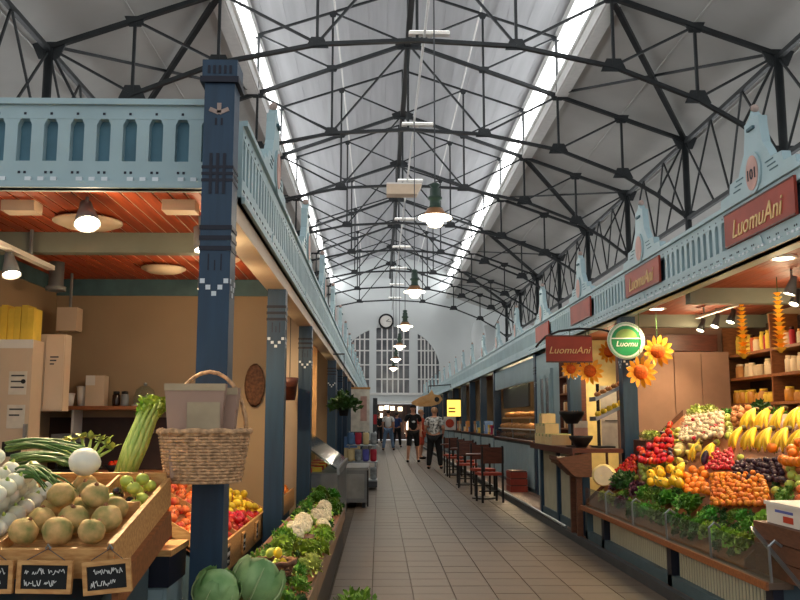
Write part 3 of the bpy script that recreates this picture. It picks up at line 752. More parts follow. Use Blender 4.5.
spot_lamp(3.30, 5.6, 2.50, 'small spot lamp over the bananas', (-.3, .1, -1), .05, .12, SPOT_W*2.2)
spot_lamp(3.30, 6.8, 2.50, 'small spot lamp over the orange heap', (-.3, .1, -1), .05, .12, SPOT_W*2.2)
# ================================================================ produce prototypes
import numpy as np
def put(key, name, label, cat, group, pos, rot=(0,0,0), scl=1.0, var=None):
    root, parts = TEMPL[key][random.randrange(len(TEMPL[key])) if var is None else var]
    o = bpy.data.objects.new(name, root); C.objects.link(o); o.location = pos; o.rotation_euler = rot; o.scale = (scl,)*3
    tag(o, label, cat, group)
    for (pn, me) in parts:
        c = bpy.data.objects.new(pn, me); C.objects.link(c); c.parent = o
    return o
_VC = {}
def verts_of(key, var):
    if (key, var) not in _VC:
        root, parts = TEMPL[key][var]; out = []
        for me in [root] + [p[1] for p in parts]:
            a_ = np.empty(len(me.vertices)*3); me.vertices.foreach_get('co', a_); out.append(a_.reshape(-1, 3))
        _VC[(key, var)] = np.vstack(out)
    return _VC[(key, var)]
def support(key, var, rot, scl, n):
    '''how far the origin must stand off a plane with normal n so that the thing just rests on it'''
    R = np.array(Euler(rot).to_matrix()); return float(-(verts_of(key, var) @ R.T @ np.array(n)).min()*scl + .003)
LEAFY = ('lettuce', 'green_lettuce', 'pale_lettuce', 'purple_lettuce', 'parsley', 'dill', 'endive', 'kale')
_RC = {}
def reach(key, var, scl):
    '''radius of the thing itself, small stems left out'''
    if (key, var) not in _RC:
        nv = len(TEMPL[key][var][0].vertices); v = verts_of(key, var) if key == 'cauliflower' else verts_of(key, var)[:nv]; _RC[(key, var)] = float(np.linalg.norm(v, axis=1).max())
    return _RC[(key, var)]*scl
def slope_rot(n, rz, tx=0, ty=0):
    '''stand on a slope: local z along its normal, local x pointing down it'''
    d = Vector((0,0,-1)); x_ = (d - n*d.dot(n)).normalized(); y_ = n.cross(x_); m = Matrix((x_, y_, n)).transposed()
    return (m @ Euler((tx, ty, rz)).to_matrix()).to_euler()
def rest(key, name, label, cat, group, x, y, zsurf, rot, scl, n=Vector((0,0,1))):
    var = random.randrange(len(TEMPL[key])); h = support(key, var, rot, scl, n)
    return put(key, name, label, cat, group, Vector((x, y, zsurf)) + Vector(n)*h, rot, scl, var)
TEMPL = {}
def T(key, variants): TEMPL[key] = variants
def sph(r, mat, sq=1.0, amp=0.0, fr=2.5, n=3, parts=None, nu=12, nv=8, rib=0, ribn=8, fn=None):
    out = []
    for i in range(n):
        me = MB().ell((0,0,0), (r, r, r*sq), nu, nv, amp, fr, i+1, rib, ribn, fn).mesh('fruit', mat, True)
        out.append((me, parts() if parts else []))
    return out
def cap(z, mat, r=.006, h=.012, nm='stem'):
    return lambda: [(nm, MB().tube([(0,0,z-.004), (.002,0,z+h*.5), (.006,.003,z+h)], [r, r*.7, r*.6], 6).mesh(nm, mat))]
def calyx(z, mat, r):
    def f():
        mb = MB()
        for i in range(5): mb.leaf((0,0,z), (math.cos(i*1.257), math.sin(i*1.257), .25), r, r*.5, .9, 0, 2)
        return [('calyx', mb.mesh('calyx', mat))]
    return f
T('turnip', sph(.054, 'turnip', .9, .12, 1.8, 4, cap(.046, 'wood_red', .011, .008, 'crown'), 16, 10))
T('onion', sph(.036, 'onion_white', .92, .04, 2, 3, lambda: [('stalk', MB().tube([(0,0,.028), (.001,0,.037), (.003,.0,.043)], [.010,.006,.004], 6).mesh('stalk', 'celery', True))], 12, 8))
T('tomato', sph(.036, 'tomato', .82, .05, 2, 3, calyx(.027, 'leaf_dark', .018)))
T('small_tomato', sph(.022, 'tomato', .9, .03, 2, 2))
T('orange', sph(.038, 'orange', .96, .02, 2, 2, cap(.035, 'leaf_dark', .004, .004)))
T('apricot', sph(.020, 'apricot', .95, .06, 2, 3))
T('lemon', sph(.030, 'lemon', 1.0, 0, 2, 2, None, 12, 8, 0, 8, lambda p: Vector((p.x, p.y, p.z*1.25 + (.004 if abs(p.z) > .028 else 0)*(1 if p.z > 0 else -1)))))
T('lime', sph(.026, 'apple_green', 1.2, .03, 2, 2))
T('apple', sph(.036, 'apple_red', .9, .05, 2, 3, cap(.026, 'wood_dark', .003, .02)))
T('green_apple', sph(.034, 'apple_green', .9, .05, 2, 3, cap(.026, 'wood_dark', .003, .02)))
T('pear', sph(.034, 'pear', 1.0, .03, 2, 3, cap(.052, 'wood_dark', .003, .02), 12, 10, 0, 8, lambda p: Vector((p.x*(1-.45*max(0, p.z/.034)), p.y*(1-.45*max(0, p.z/.034)), p.z*(1.6 if p.z > 0 else 1)))))
T('aubergine', sph(.030, 'aubergine', 2.2, .04, 2, 2, calyx(.056, 'leaf_dark', .03), 12, 10))
T('plum', sph(.020, 'plum', 1.15, .03, 2, 2))
T('garlic', sph(.026, 'garlic', .85, .05, 2, 3, cap(.018, 'garlic', .006, .03), 14, 8, .05, 7))
T('brown_onion', sph(.034, 'brown_onion', .9, .04, 2, 3, cap(.026, 'brown_onion', .008, .018)))
T('melon', sph(.062, 'melon', .95, .03, 3, 2, cap(.055, 'wood', .006, .015), 16, 10))
T('pepper', sph(.040, 'pepper_yellow', 1.15, .06, 2, 3, cap(.035, 'leaf_dark', .007, .03), 16, 10, .09, 4))
T('mango', sph(.042, 'pepper_yellow', 1.35, .08, 2, 2))
T('potato', sph(.036, 'turnip', 1.3, .2, 2, 3))
T('radish', sph(.020, 'radish', .95, .03, 2, 2, lambda: [('leaf_tuft', MB().leaf((0,0,.012), (.4,0,1), .014, .009, .5).leaf((0,0,.012), (-.4,.2,1), .014, .009, .5).mesh('leaf_tuft', 'leaf'))]))
def rosette(n, r, mat, seed, wav=.5, up=.7, wd=.62):
    rr = random.Random(seed); mb = MB()
    for i in range(n):
        t = i*2.4+rr.uniform(-.2, .2); k = i/n; el = .2 + up*1.3*k
        mb.leaf((0, 0, r*.25*k), (math.cos(t)*math.cos(el), math.sin(t)*math.cos(el), math.sin(el)), r*(1.0-.25*k), r*wd*(1+.2*rr.random()), -.5+.9*rr.random(), wav, 5, 0, .5)
    return mb
T('lettuce', [(rosette(22, .13, 'leaf', i, .9).mesh('lettuce', 'leaf_light', True), []) for i in range(3)])
T('green_lettuce', [(rosette(22, .13, 'leaf', i+9, .9).mesh('lettuce', 'leaf', True), []) for i in range(3)])
T('pale_lettuce', [(rosette(20, .12, 'leaf', i+20, .6, .9).mesh('lettuce', 'leaf_pale', True), []) for i in range(3)])
T('purple_lettuce', [(rosette(20, .11, 'leaf', i+30, .8).mesh('lettuce', 'purple_leaf', True), []) for i in range(2)])
def herb(n, r, seed, L=.035, tall=1.0):
    rr = random.Random(seed); mb = MB()
    for i in range(n):
        t = rr.uniform(0, 2*PI); el = math.asin(rr.uniform(-.1, 1)); k = r*rr.uniform(.55, 1.0)
        d = Vector((math.cos(t)*math.cos(el), math.sin(t)*math.cos(el), math.sin(el)*tall))
        mb.leaf(d*k, d + Vector((rr.uniform(-.7,.7), rr.uniform(-.7,.7), rr.uniform(-.3,.6))), L*rr.uniform(.7, 1.3), L*.75, rr.uniform(-.6, .8), .4, 2, rr.uniform(-1, 1), .3)
    mb.ell((0, 0, r*.35*tall), (r*.6, r*.6, r*.55*tall), 8, 6, .3, 3, seed)
    return mb
T('parsley', [(herb(150, .09, i).mesh('herb', 'leaf_dark', False), []) for i in range(3)])
T('dill', [(herb(150, .09, i+5, .03).mesh('herb', 'leaf', False), []) for i in range(3)])
T('endive', [(herb(150, .10, i+11, .04).mesh('herb', 'leaf_pale', False), []) for i in range(3)])
T('kale', [(herb(160, .10, i+15, .045).mesh('herb', 'leaf_dark', False), []) for i in range(2)])
def cauli():
    out = []
    for s in range(2):
        rr = random.Random(s); mb = MB().ell((0,0,.02), (.07,.07,.05), 14, 8, .1, 4, s)
        for i in range(46):
            t = rr.uniform(0, 2*PI); el = math.asin(rr.uniform(.1, 1)); mb.ell((.062*math.cos(t)*math.cos(el), .062*math.sin(t)*math.cos(el), .02+.048*math.sin(el)), rr.uniform(.013, .02), 6, 4)
        lv = MB()
        for i in range(9): lv.leaf((.03*math.cos(i*.7), .03*math.sin(i*.7), -.02), (math.cos(i*.7), math.sin(i*.7), .8), .085, .07, .5, .4, 4, 0, .4)
        out.append((mb.mesh('cauliflower', 'cauliflower', True), [('leaf_wrap', lv.mesh('leaf_wrap', 'leaf_light', True))]))
    return out
T('cauliflower', cauli())
def cabb():
    out = []
    for s in range(2):
        mb = MB().ell((0,0,0), (.092,.092,.085), 20, 14, .06, 2.2, s+3)
        parts = []
        for i in range(6):
            t = i*1.05+s; lv = MB(); base = Vector((math.cos(t)*.02, math.sin(t)*.02, -.088))
            o = len(lv.v); nu, nv = 6, 6          # a wrapping outer leaf that hugs the head
            for a in range(nu+1):
                for b in range(nv+1):
                    ph = PI - (.15+.62*b/nv)*PI*.98; th = t + (a/nu-.5)*1.25*math.sin(PI*(.15+.75*b/nv))
                    rr_ = .095 + .004*abs(a/nu-.5)*2 + (.006 if b >= nv-1 else 0) + .003*math.sin(a*2.1+b*1.3)
                    lv.v.append((rr_*math.sin(ph)*math.cos(th), rr_*math.sin(ph)*math.sin(th), rr_*.93*math.cos(ph)))
            for a in range(nu):
                for b in range(nv): lv.f.append((o+a*(nv+1)+b, o+(a+1)*(nv+1)+b, o+(a+1)*(nv+1)+b+1, o+a*(nv+1)+b+1))
            parts.append(('outer_leaf', lv.mesh('outer_leaf', 'cabbage', True)))
            vb = MB(); vp = []
            for b in range(6):
                ph = PI - (.15+.55*b/5)*PI*.98; vp.append((.1*math.sin(ph)*math.cos(t), .1*math.sin(ph)*math.sin(t), .094*math.cos(ph)))
            parts.append(('leaf_rib', vb.tube(vp, [.005,.004,.004,.003,.002,.001], 5).mesh('leaf_rib', 'cabbage_vein', True)))
        out.append((mb.mesh('cabbage', 'cabbage', True), parts))
    return out
T('cabbage', cabb())
def banana_bunch(n, seed):
    """thing with a crown and n bananas, each a part"""
    rr = random.Random(seed); parts = []
    for i in range(n):
        a = (i-(n-1)/2)*.27; pts = []; rad = []
        for k in range(8):
            t = k/7; ang = -.2+1.25*t; x = .16*math.sin(ang)*1.05; z = .10*math.cos(ang*1.1)-.02 + (i % 2)*.012
            pts.append((x*math.cos(a), x*math.sin(a)+a*.05, z)); rad.append([.007, .012, .017, .0185, .018, .016, .011, .004][k])
        parts.append(('banana', MB().tube(pts, rad, 7).mesh('banana', 'banana', True)))
        p = Vector(pts[-1]); d = (p-Vector(pts[-2])).normalized()
        parts.append(('banana_tip', MB().tube([p-d*.004, p+d*.008], [.005, .003], 6).mesh('banana_tip', 'banana_tip')))
    crown = MB().ell((-.03, 0, .082), (.022, .012+.006*n, .018), 8, 6).mesh('banana_bunch', 'banana_tip', True)
    return (crown, parts)
T('bananas', [banana_bunch(5, 1), banana_bunch(6, 2), banana_bunch(4, 3)])

def inside(px, py, poly):
    r = False; j = len(poly)-1
    for i in range(len(poly)):
        xi, yi = poly[i]; xj, yj = poly[j]
        if (yi > py) != (yj > py) and px < (xj-xi)*(py-yi)/(yj-yi)+xi: r = not r
        j = i
    return r
class Bank:
    """sloping display board: x from xa (front, low) to xb (back, high), y along the aisle"""
    def __init__(s, xa, za, xb, zb, y0, y1): s.xa, s.za, s.xb, s.zb, s.y0, s.y1 = xa, za, xb, zb, y0, y1; s.taken = []; s.walls = []; s.blocks = []; s.lip = False
    def z(s, x): return s.za + (s.zb-s.za)*(x-s.xa)/(s.xb-s.xa)
    def nrm(s):
        v = Vector((s.xb-s.xa, 0, s.zb-s.za)).normalized(); n = Vector((-v.z, 0, v.x)); return n if n.z > 0 else -n
    def fill(s, key, name, label, cat, group, poly, r, layers=1, h=None, tilt=.5, scl=(.86, 1.02), dens=1.0, lift=None, alt=None):
        """put things of radius r wherever the board, seen from the camera, falls inside the polygon"""
        n = s.nrm(); cnt = 0; leafy = key in LEAFY
        k_ = (s.zb-s.za)/(s.xb-s.xa); xs = [q[0] for q in poly]; ys = [q[1] for q in poly]; x0, x1, y0, y1 = min(xs), max(xs), min(ys), max(ys)
        lo, hi = min(s.xa, s.xb), max(s.xa, s.xb)
        for ly in range(layers):
            for i in range(min(3200, max(120, int((x1-x0)*(y1-y0)*(.10/r)**2*.2)))):
                q = (random.uniform(x0, x1), random.uniform(y0, y1))
                if not inside(q[0], q[1], poly) or random.random() > dens: continue
                K = alt if (alt and random.random() < alt[0]) else None
                key_ = K[1] if K else key; var = random.randrange(len(TEMPL[key_])); sc = random.uniform(*scl)
                tl = .25 if leafy else tilt
                rot = (n.to_track_quat('Z', 'Y').to_matrix() @ Euler((random.uniform(-tl, tl), random.uniform(-tl, tl), random.uniform(0, 6.28))).to_matrix()).to_euler()
                R = reach(key_, var, sc); Rs = R*(.72 if leafy else 1.0)
                h = support(key_, var, rot, sc, n) + ly*r*1.62; o3 = n*h
                rv = _ray(*q); den = rv.z - k_*rv.x
                if abs(den) < 1e-6: continue
                tt = (s.za + o3.z - k_*(s.xa + o3.x) - CAM_H)/den
                if tt <= 0: continue
                p = Vector((0, 0, CAM_H)) + rv*tt; f_ = p - o3; m0 = R*(.80 if leafy else 1.02)
                if not (s.y0+m0 < p.y < s.y1-m0 and lo+m0*(1.05 if s.lip else .75) < f_.x < hi-m0*(.8 if s.lip else .45)) or (s.lip and p.x > hi-m0*1.06): continue
                if p.z - R*.8 < 0 or any(abs(p.y-wy) < m0+.016 for wy in s.walls): continue
                if any(bx0-m0 < p.x < bx1+m0 and by0-m0 < p.y < by1+m0 for bx0, bx1, by0, by1 in s.blocks): continue
                ok = True
                for t, tr, tl_ in s.taken:
                    m = (R+tr)*(.72 if (leafy and tl_) else .93 if (leafy or tl_) else 1.0)
                    if (p-t).length_squared < m*m: ok = False; break
                if not ok: continue
                s.taken.append((p.copy(), R, leafy)); cnt += 1
                if K: put(K[1], K[2], K[3], K[4], K[2].replace('_', ' ')+' scattered on the produce bank', p, rot, sc, var)
                else: put(key, name, label, cat, group, p, rot, sc, var)
        return cnt
# ================================================================ left: end stall and its trays
SL = math.radians(12)
def tp(x, t, h): return Vector((x, 3.04 + t*math.cos(SL) - h*math.sin(SL), .85 + t*math.sin(SL) + h*math.cos(SL)))
def tbox(x0, x1, t0, t1, h0, h1):
    mb = MB(); c = [tp(x, t, h) for h in (h0, h1) for (x, t) in ((x0, t0), (x1, t0), (x1, t1), (x0, t1))]
    return mb.add(c, [(0,3,2,1),(4,5,6,7),(0,1,5,4),(1,2,6,5),(2,3,7,6),(3,0,4,7)])
# trestle the trays lie on
ts = thing('display_trestle', 'blue boarded trestle under the slanting onion and turnip trays', 'trestle', (-1.6, 3.4, 0))
MB().prism([(-2.3, 3.10, .0), (-2.3, 3.78, 0), (-2.3, 3.78, .825), (-2.3, 3.10, .68)], (1.34, 0, 0)).build('body', 'base_teal', ts)
for i in range(9): MB().bx(-2.29+i*.147, -2.155+i*.147, 3.085, 3.10, .02, .66).build('board', 'wood_red', ts)
cn = thing('side_counter', 'blue panelled counter with a plank top beside the corner post', 'counter', (-1.7, 4.0, 0))
MB().bx(-2.6, -.90, 3.86, 4.16, 0, .60).build('panel', 'pale_blue', cn)
MB().bx(-2.6, -.89, 3.84, 4.17, .60, .73).build('rail', 'navy', cn)
MB().bx(-2.6, -.88, 3.83, 4.18, .73, .755).build('plank_top', 'wood', cn)
for i in range(14): MB().bx(-2.58+.12*i, -2.475+.12*i, 3.852, 3.86, .02, .59).build('slat', 'pale_blue', cn)
ty = thing('produce_tray', 'slanting wooden tray divided for onions, turnips and aubergines', 'tray', (-1.55, 3.04, .80))
tbox(-2.2, -.90, 0, .76, -.008, .004).build('base_board', 'wood', ty)
tbox(-2.2, -.90, -.018, 0, -.07, .03).build('front_board', 'wood', ty)
tbox(-2.2, -.90, .76, .778, -.06, .075).build('back_board', 'wood', ty)
tbox(-.905, -.885, -.018, .778, -.07, .05).build('side_board', 'wood', ty)
tbox(-2.22, -2.2, -.018, .778, -.07, .05).build('side_board', 'wood', ty)
tbox(-1.285, -1.27, 0, .76, .004, .045).build('divider', 'wood', ty)
tbox(-1.27, -.905, .37, .383, .004, .07).build('divider', 'wood', ty)
tbox(-1.10, -1.088, .383, .76, .004, .07).build('divider', 'wood', ty)
tbox(-.885, -.865, -.05, .70, -.17, -.07).build('support_rail', 'wood_red', ty)
def scrawl(mb, x0, x1, z, h, y, seed):
    '''one line of unreadable chalk handwriting'''
    q = random.Random(seed); x = x0
    while x < x1:
        if q.random() < .12: x += h*.5; continue
        pts_ = [(x+h*.55*k/4, y, z + h*q.uniform(-.5, .5)) for k in range(5)]
        for p_, q_ in zip(pts_[:-1], pts_[1:]): mb.bar(p_, q_, h*.10, .0012)
        x += h*.62
    return mb
def in_tray(key, name, label, cat, grp, x, t, h, rot=None, scl=1):
    return put(key, name, label, cat, grp, tp(x, t, h), rot or (random.uniform(-.5,.5), random.uniform(-.5,.5), random.uniform(0,6.28)), scl)
for (x, t, h, s) in ((-1.215, .065, .052, 1), (-1.10, .06, .054, 1.05), (-.985, .065, .05, .95), (-1.20, .18, .052, 1.02), (-1.085, .175, .056, 1.1), (-.97, .185, .055, 1.08), (-1.205, .30, .054, 1.0), (-1.095, .295, .055, 1.06), (-.98, .31, .052, 1.0), (-1.15, .24, .125, 1.0), (-1.03, .25, .12, 1.0)):
    in_tray('turnip', 'turnip', 'earthy yellow turnip in the front compartment of the slanting wooden tray', 'turnip', 'turnips in the tray', x, t, h+.012, None, s*.92)
for (x, t, h, s) in ((-1.21, .46, .05, .95), (-1.15, .54, .05, 1.0), (-1.20, .64, .05, .95)):
    in_tray('turnip', 'turnip', 'earthy yellow turnip beside the white cabbage head', 'turnip', 'turnips behind the front compartment', x, t, h+.012, None, s*.92)
o = tag(MB().ell(tp(-1.185, .60, .166), (.062, .062, .056), 18, 12, .05, 2.5, 4).build('white_cabbage', 'cabbage_white', smooth=True), 'round white cabbage head lying on the turnips', 'cabbage')
for (x, t, h, k) in ((-1.055, .43, .034, 0), (-.995, .44, .034, 0), (-.94, .43, .034, 1), (-1.05, .51, .034, 1), (-.985, .52, .034, 0), (-.935, .52, .034, 1), (-1.05, .60, .034, 0), (-.98, .61, .036, 1), (-1.04, .69, .036, 1), (-.95, .69, .036, 1), (-1.02, .475, .085, 0), (-.96, .49, .085, 1), (-1.01, .57, .09, 1), (-.955, .60, .09, 1)):
    if k: in_tray('green_apple', 'green_apple', 'yellow-green apple in the tray compartment with the aubergines', 'apple', 'apples in the tray', x, t, h+.004, None, .80)
    else: in_tray('aubergine', 'aubergine', 'small dark aubergine in the tray compartment with the green apples', 'aubergine', 'aubergines in the tray', x, t, h-.004, (1.45, 0, .3*x*20), .58)
# white onions heaped at the left
rr = random.Random(3); pts = []
for ly, n_t in ((0, 9), (1, 8), (2, 7), (3, 5)):
    for i in range(n_t):
        for j in range(8):
            x = -1.34 - j*.082 - (ly % 2)*.041; t = .055 + i*.082 + (ly % 2)*.041 + rr.uniform(-.006, .006)
            if t > .70 or (ly and t > .62-.06*ly) or x < -2.15: continue
            if ly == 3 and j < 1: continue
            in_tray('onion', 'white_onion', 'white onion in the heap at the end of the slanting tray', 'onion', 'white onions in the tray', x, t, .045 + ly*.062, (rr.uniform(-.6,.6), rr.uniform(-.6,.6), rr.uniform(0,6)), rr.uniform(.94, 1.04))
for g, (x, t, h, yawb, lab) in enumerate(((-1.36, .62, .145, .25, 'bundle of long green onion leaves lying over the white onions'), (-1.42, .72, .18, .10, 'bundle of dark green onion leaves behind the white onions'), (-1.34, .40, .15, -.45, 'short bundle of onion leaves hanging towards the turnips'))):
    b0 = tp(x, t, h); tb = thing('onion_bundle', lab, 'onion bundle', b0)
    for i in range(15):
        a = yawb + rr.uniform(-.35, .35); L = rr.uniform(.2, .36) * (.7 if g == 2 else 1); z = rr.uniform(0, .04); pl_ = []
        for k in range(6):
            u = k/5; pl_.append((u*L*math.cos(a) - .12*(1 if g < 2 else .3), u*L*math.sin(a)*.7 + i*.006-.04 + .02*math.sin(3*u+i), z + .03*math.sin(2.2*u) - .05*u*u*(1.3 if g == 2 else 1)))
        MB().tube(pl_, [.006, .007, .007, .006, .004, .002], 6).build('leaf', 'onion_green', tb, True, world=False)
# celery
cb = tp(-1.10, .86, .05)
ce = thing('celery', 'tall pale green celery leaning up behind the turnip tray', 'celery', cb)
lean = Vector((.17, .06, .98)).normalized()
for i in range(11):
    t = i*.571; r0 = .032; p0_ = Vector((r0*math.cos(t), r0*.8*math.sin(t), 0)); p1_ = p0_*1.2 + Vector((.07, .03, .22)); p2_ = p0_*1.5 + Vector((.10, .05, .30))
    MB().tube([p0_, (p0_+p1_)*.5 + p0_*.15, p1_, p2_], [.017, .015, .011, .006], 6).build('stalk', 'celery', ce, True, world=False)
    lv = MB()
    for k in range(5): lv.leaf(p2_ - Vector((.01, 0, .03))*k*.5, (rr.uniform(-.6,.8), rr.uniform(-.6,.6), 1), .045, .035, .5, .5, 3, rr.uniform(-1,1))
    lv.build('leaf_tuft', 'leaf_light', ce, world=False)
# second, fanned celery bunch
ce = thing('celery', 'low fanned celery tops behind the white cabbage head', 'celery', tp(-1.27, .86, .05))
for i in range(9):
    t = -1.3+i*.3; pe = Vector((-.02 + .13*math.sin(t), .03, .06+.12*math.cos(t)*.7)); MB().tube([(0.01*i-.04, 0, 0), pe*.5 + Vector((0,0,.02)), pe], [.012, .009, .005], 6).build('stalk', 'celery', ce, True, world=False)
    lv = MB()
    for k in range(4): lv.leaf(pe, (rr.uniform(-1,1), rr.uniform(-.6,.6), .6), .05, .03, .5, .5, 3)
    lv.build('leaf_tuft', 'leaf_pale', ce, world=False)
# hung price slates
for i, (px0, px1, lab, tilt) in enumerate(((-40, 13, 'small framed price slate hung under the white onions', 0), (17, 72, 'framed price slate with chalk writing hung before the divider', .02), (83, 131, 'tilted framed price slate hung under the turnips', -.10))):
    c = atY((px0+px1)/2, 577, 2.985); wd = (atY(px1, 576, 2.985)-atY(px0, 576, 2.985)).x; ht = .105
    t = thing('price_slate', lab, 'price slate', c); R = Matrix.Rotation(tilt, 4, 'Y')
    sl_ = MB().bx(-wd/2+.008, wd/2-.008, .0, .008, -ht/2+.008, ht/2-.008).xf(R).build('slate', 'chalk_board', t, world=False)
    for a in ((-wd/2, wd/2, -ht/2, -ht/2+.014), (-wd/2, wd/2, ht/2-.014, ht/2), (-wd/2, -wd/2+.014, -ht/2+.014, ht/2-.014), (wd/2-.014, wd/2, -ht/2+.014, ht/2-.014)):
        MB().bx(a[0], a[1], -.006, .012, a[2], a[3]).xf(R).build('frame_strip', 'wood', t, world=False)
    for j, z in enumerate((.018, -.020)): scrawl(MB(), -wd/2+.025, wd/2-.03-.02*j, z, .022, -.002, i*7+j).xf(R).build('chalk_writing', 'chalk', sl_, world=False)
    top = Vector((0, .02, ht/2+.035))
    for sx in (-1, 1): MB().tube([(sx*wd*.35, .003, ht/2), top], .0015, 4).build('wire', 'dark_grey', t, world=False)
    MB().tube([top + Vector((-.008, -.0, 0)), top + Vector((0, -.004, .014)), top + Vector((.008, 0, 0))], .004, 6).build('clip', 'steel', t, world=False)
# goods on the plank counter: red net bags and bottles
for i, (x, y) in enumerate(((-1.12, 3.98), (-1.04, 4.06), (-.97, 3.98))):
    t = thing('net_bag', 'red net bag of onions on the plank counter', 'net bag', (x, y, .755), 'net bags on the plank counter')
    MB().ell((0,0,.06), (.055,.05,.06), 12, 8, .18, 3, i).build('bag', 'net_red', t, True, world=False)
    MB().lathe([(.012, .11), (.02, .15), (.006, .13)], 8).build('knot', 'net_red', t, world=False)
for i, (x, y, lab) in enumerate(((-.955, 3.885, 'small bottle with white label leaning by the post'),)):
    t = thing('sauce_bottle', lab, 'bottle', (x, y, .755))
    MB().lathe([(0,0),(.022,0),(.024,.01),(.024,.08),(.010,.11),(.009,.14),(0,.14)], 12).build('glass_body', 'jar_honey', t, True, world=False)
    MB().lathe([(.0245,.025),(.0245,.07)], 12).build('label_band', 'paper', t, world=False); MB().lathe([(.011,.135),(.011,.15),(0,.15)], 10).build('cap', 'red_goods', t, world=False)
# ---------------------------------------------------------------- wicker basket with paper bags, hung on the corner post
def wicker(parent, r0, r1, h, sx, nring, nst, mat, z0=0.0):
    for k in range(nring):
        u = k/(nring-1); r = r0+(r1-r0)*u; mb = MB(); pts = []
        for j in range(nst*2+1):
            a = 2*PI*j/(nst*2); rr_ = r + (.004 if (j+k) % 2 else -.004); pts.append((sx*rr_*math.cos(a), rr_*math.sin(a), z0+h*u))
        mb.tube(pts, h/nring*.56, 5, False).build('weave_ring', mat, parent, True, world=False)
    for j in range(nst):
        a = 2*PI*j/nst; MB().tube([(sx*r0*math.cos(a), r0*math.sin(a), z0), (sx*r1*math.cos(a), r1*math.sin(a), z0+h)], .005, 5).build('stake', mat, parent, world=False)
    MB().lathe([(0, 0), (r0-.01, 0), (r0, .006), (r0-.01, .012), (0, .012)], 20).xf(Matrix.Diagonal((sx, 1, 1, 1)) @ Matrix.Translation((0,0,z0))).build('bottom', mat, parent, world=False)
    pts = [(sx*(r1+.004)*math.cos(2*PI*j/32), (r1+.004)*math.sin(2*PI*j/32), z0+h+.004*math.sin(j*2.2)) for j in range(33)]
    MB().tube(pts, .013, 6, False).build('rim', mat, parent, True, world=False)
bc = Vector((-.765, 3.885, 1.04))
bk = thing('wicker_basket', 'oval wicker basket strapped to the lattice-marked corner post', 'basket', bc)
wicker(bk, .115, .142, .215, 1.36, 17, 24, 'wicker')
pts = [(.17*math.cos(a), .075, .21+.27*math.sin(a)) for a in [PI*i/14 for i in range(15)]]
MB().tube(pts, .009, 6).build('handle', 'wicker', bk, True, world=False)
for i, (dx, dy, rz, wd, ht, mat, lab) in enumerate(((-.03, -.062, .04, .26, .40, 'paper_bag', 'brown-grey paper bag with a pale square label standing in the wicker basket'), (.02, .018, -.04, .25, .385, 'paper_bag', 'plain paper bag behind the labelled one in the wicker basket'))):
    t = thing('paper_bag', lab, 'paper bag', bc + Vector((dx, dy, .020))); R = Matrix.Rotation(rz, 4, 'Z')
    w2 = wd/2
    MB().add([(-w2*.72,-.03,0),(w2*.72,-.03,0),(w2*.72,.03,0),(-w2*.72,.03,0),(-w2,-.035,ht),(w2,-.035,ht),(w2,.035,ht),(-w2,.035,ht),(-w2+.004,-.03,ht-.1),(w2-.004,-.03,ht-.1),(w2-.004,.03,ht-.1),(-w2+.004,.03,ht-.1)],
             [(0,3,2,1),(0,1,5,4),(1,2,6,5),(2,3,7,6),(3,0,4,7),(8,9,10,11)]).xf(R).build('sack', mat, t, world=False)
    MB().bx(-w2, w2, -.038, -.034, ht-.03, ht).xf(R).build('fold', 'kraft', t, world=False)
    if i == 0: MB().bx(-.03, .11, -.036, -.034, .20, .32).xf(Matrix.Translation((0, -.004, 0)) @ R).build('label_sheet', 'kraft', t, world=False)
# ---------------------------------------------------------------- back of the left stall
sh = thing('wall_shelf', 'brown wall shelf on two white brackets over the dark splashback', 'shelf', (-2.2, 7.3, 1.38))
MB().bx(-2.72, -1.55, 7.12, 7.415, 1.39, 1.42).build('board', 'wood_red', sh)
for x in (-2.5, -1.9): MB().bx(x, x+.02, 7.2, 7.41, 1.20, 1.39).build('bracket', 'white_plastic', sh)
struct('trim_8', MB().bx(LWX+.001, -1.60, 7.405, 7.418, .80, 1.33), 'dark_back')
wt = thing('back_worktop', 'dark worktop cupboard along the stall partition', 'worktop', (-2.1, 7.1, 0))
MB().bx(-2.73, -1.62, 6.85, 7.40, .0, .86).build('body', 'dark_back', wt); MB().bx(-2.73, -1.60, 6.82, 7.40, .86, .90).build('top', 'wood_red', wt)
for x in (-2.7, -2.15): MB().bx(x, x+.5, 6.835, 6.85, .08, .83).build('door', 'wood_dark', wt)
def lat(name, label, cat, prof, loc, mat, group=None, n=14, extra=None):
    t = thing(name, label, cat, loc, group); MB().lathe(prof, n).build('body', mat, t, True, world=False)
    for (pn, pr_, pm) in (extra or []): MB().lathe(pr_, n).build(pn, pm, t, True, world=False)
    return t
lat('paper_cup_stack', 'short stack of white cups on the brown wall shelf', 'cups', [(0,0),(.04,0),(.05,.10),(.046,.10),(.036,.01)], (-2.55, 7.25, 1.42), 'white_plastic', extra=[('rim', [(.05,.095),(.054,.10),(.05,.105)], 'white_plastic')])
lat('paper_cup_stack', 'taller stack of white cups on the brown wall shelf', 'cups', [(0,0),(.035,0),(.045,.16),(.042,.16),(.03,.01)], (-2.45, 7.28, 1.42), 'white_plastic', extra=[('rim', [(.045,.155),(.049,.16),(.045,.165)], 'white_plastic')])
t = thing('napkin_carton', 'tall cream carton on the brown wall shelf', 'carton', (-2.33, 7.28, 1.42)); MB().bx(-.075,.075,-.06,.06,0,.25).build('box', 'cabinet_white', t, world=False); MB().bx(-.075,.0,-.064,-.06,.17,.25).build('flap', 'white_plastic', t, world=False)
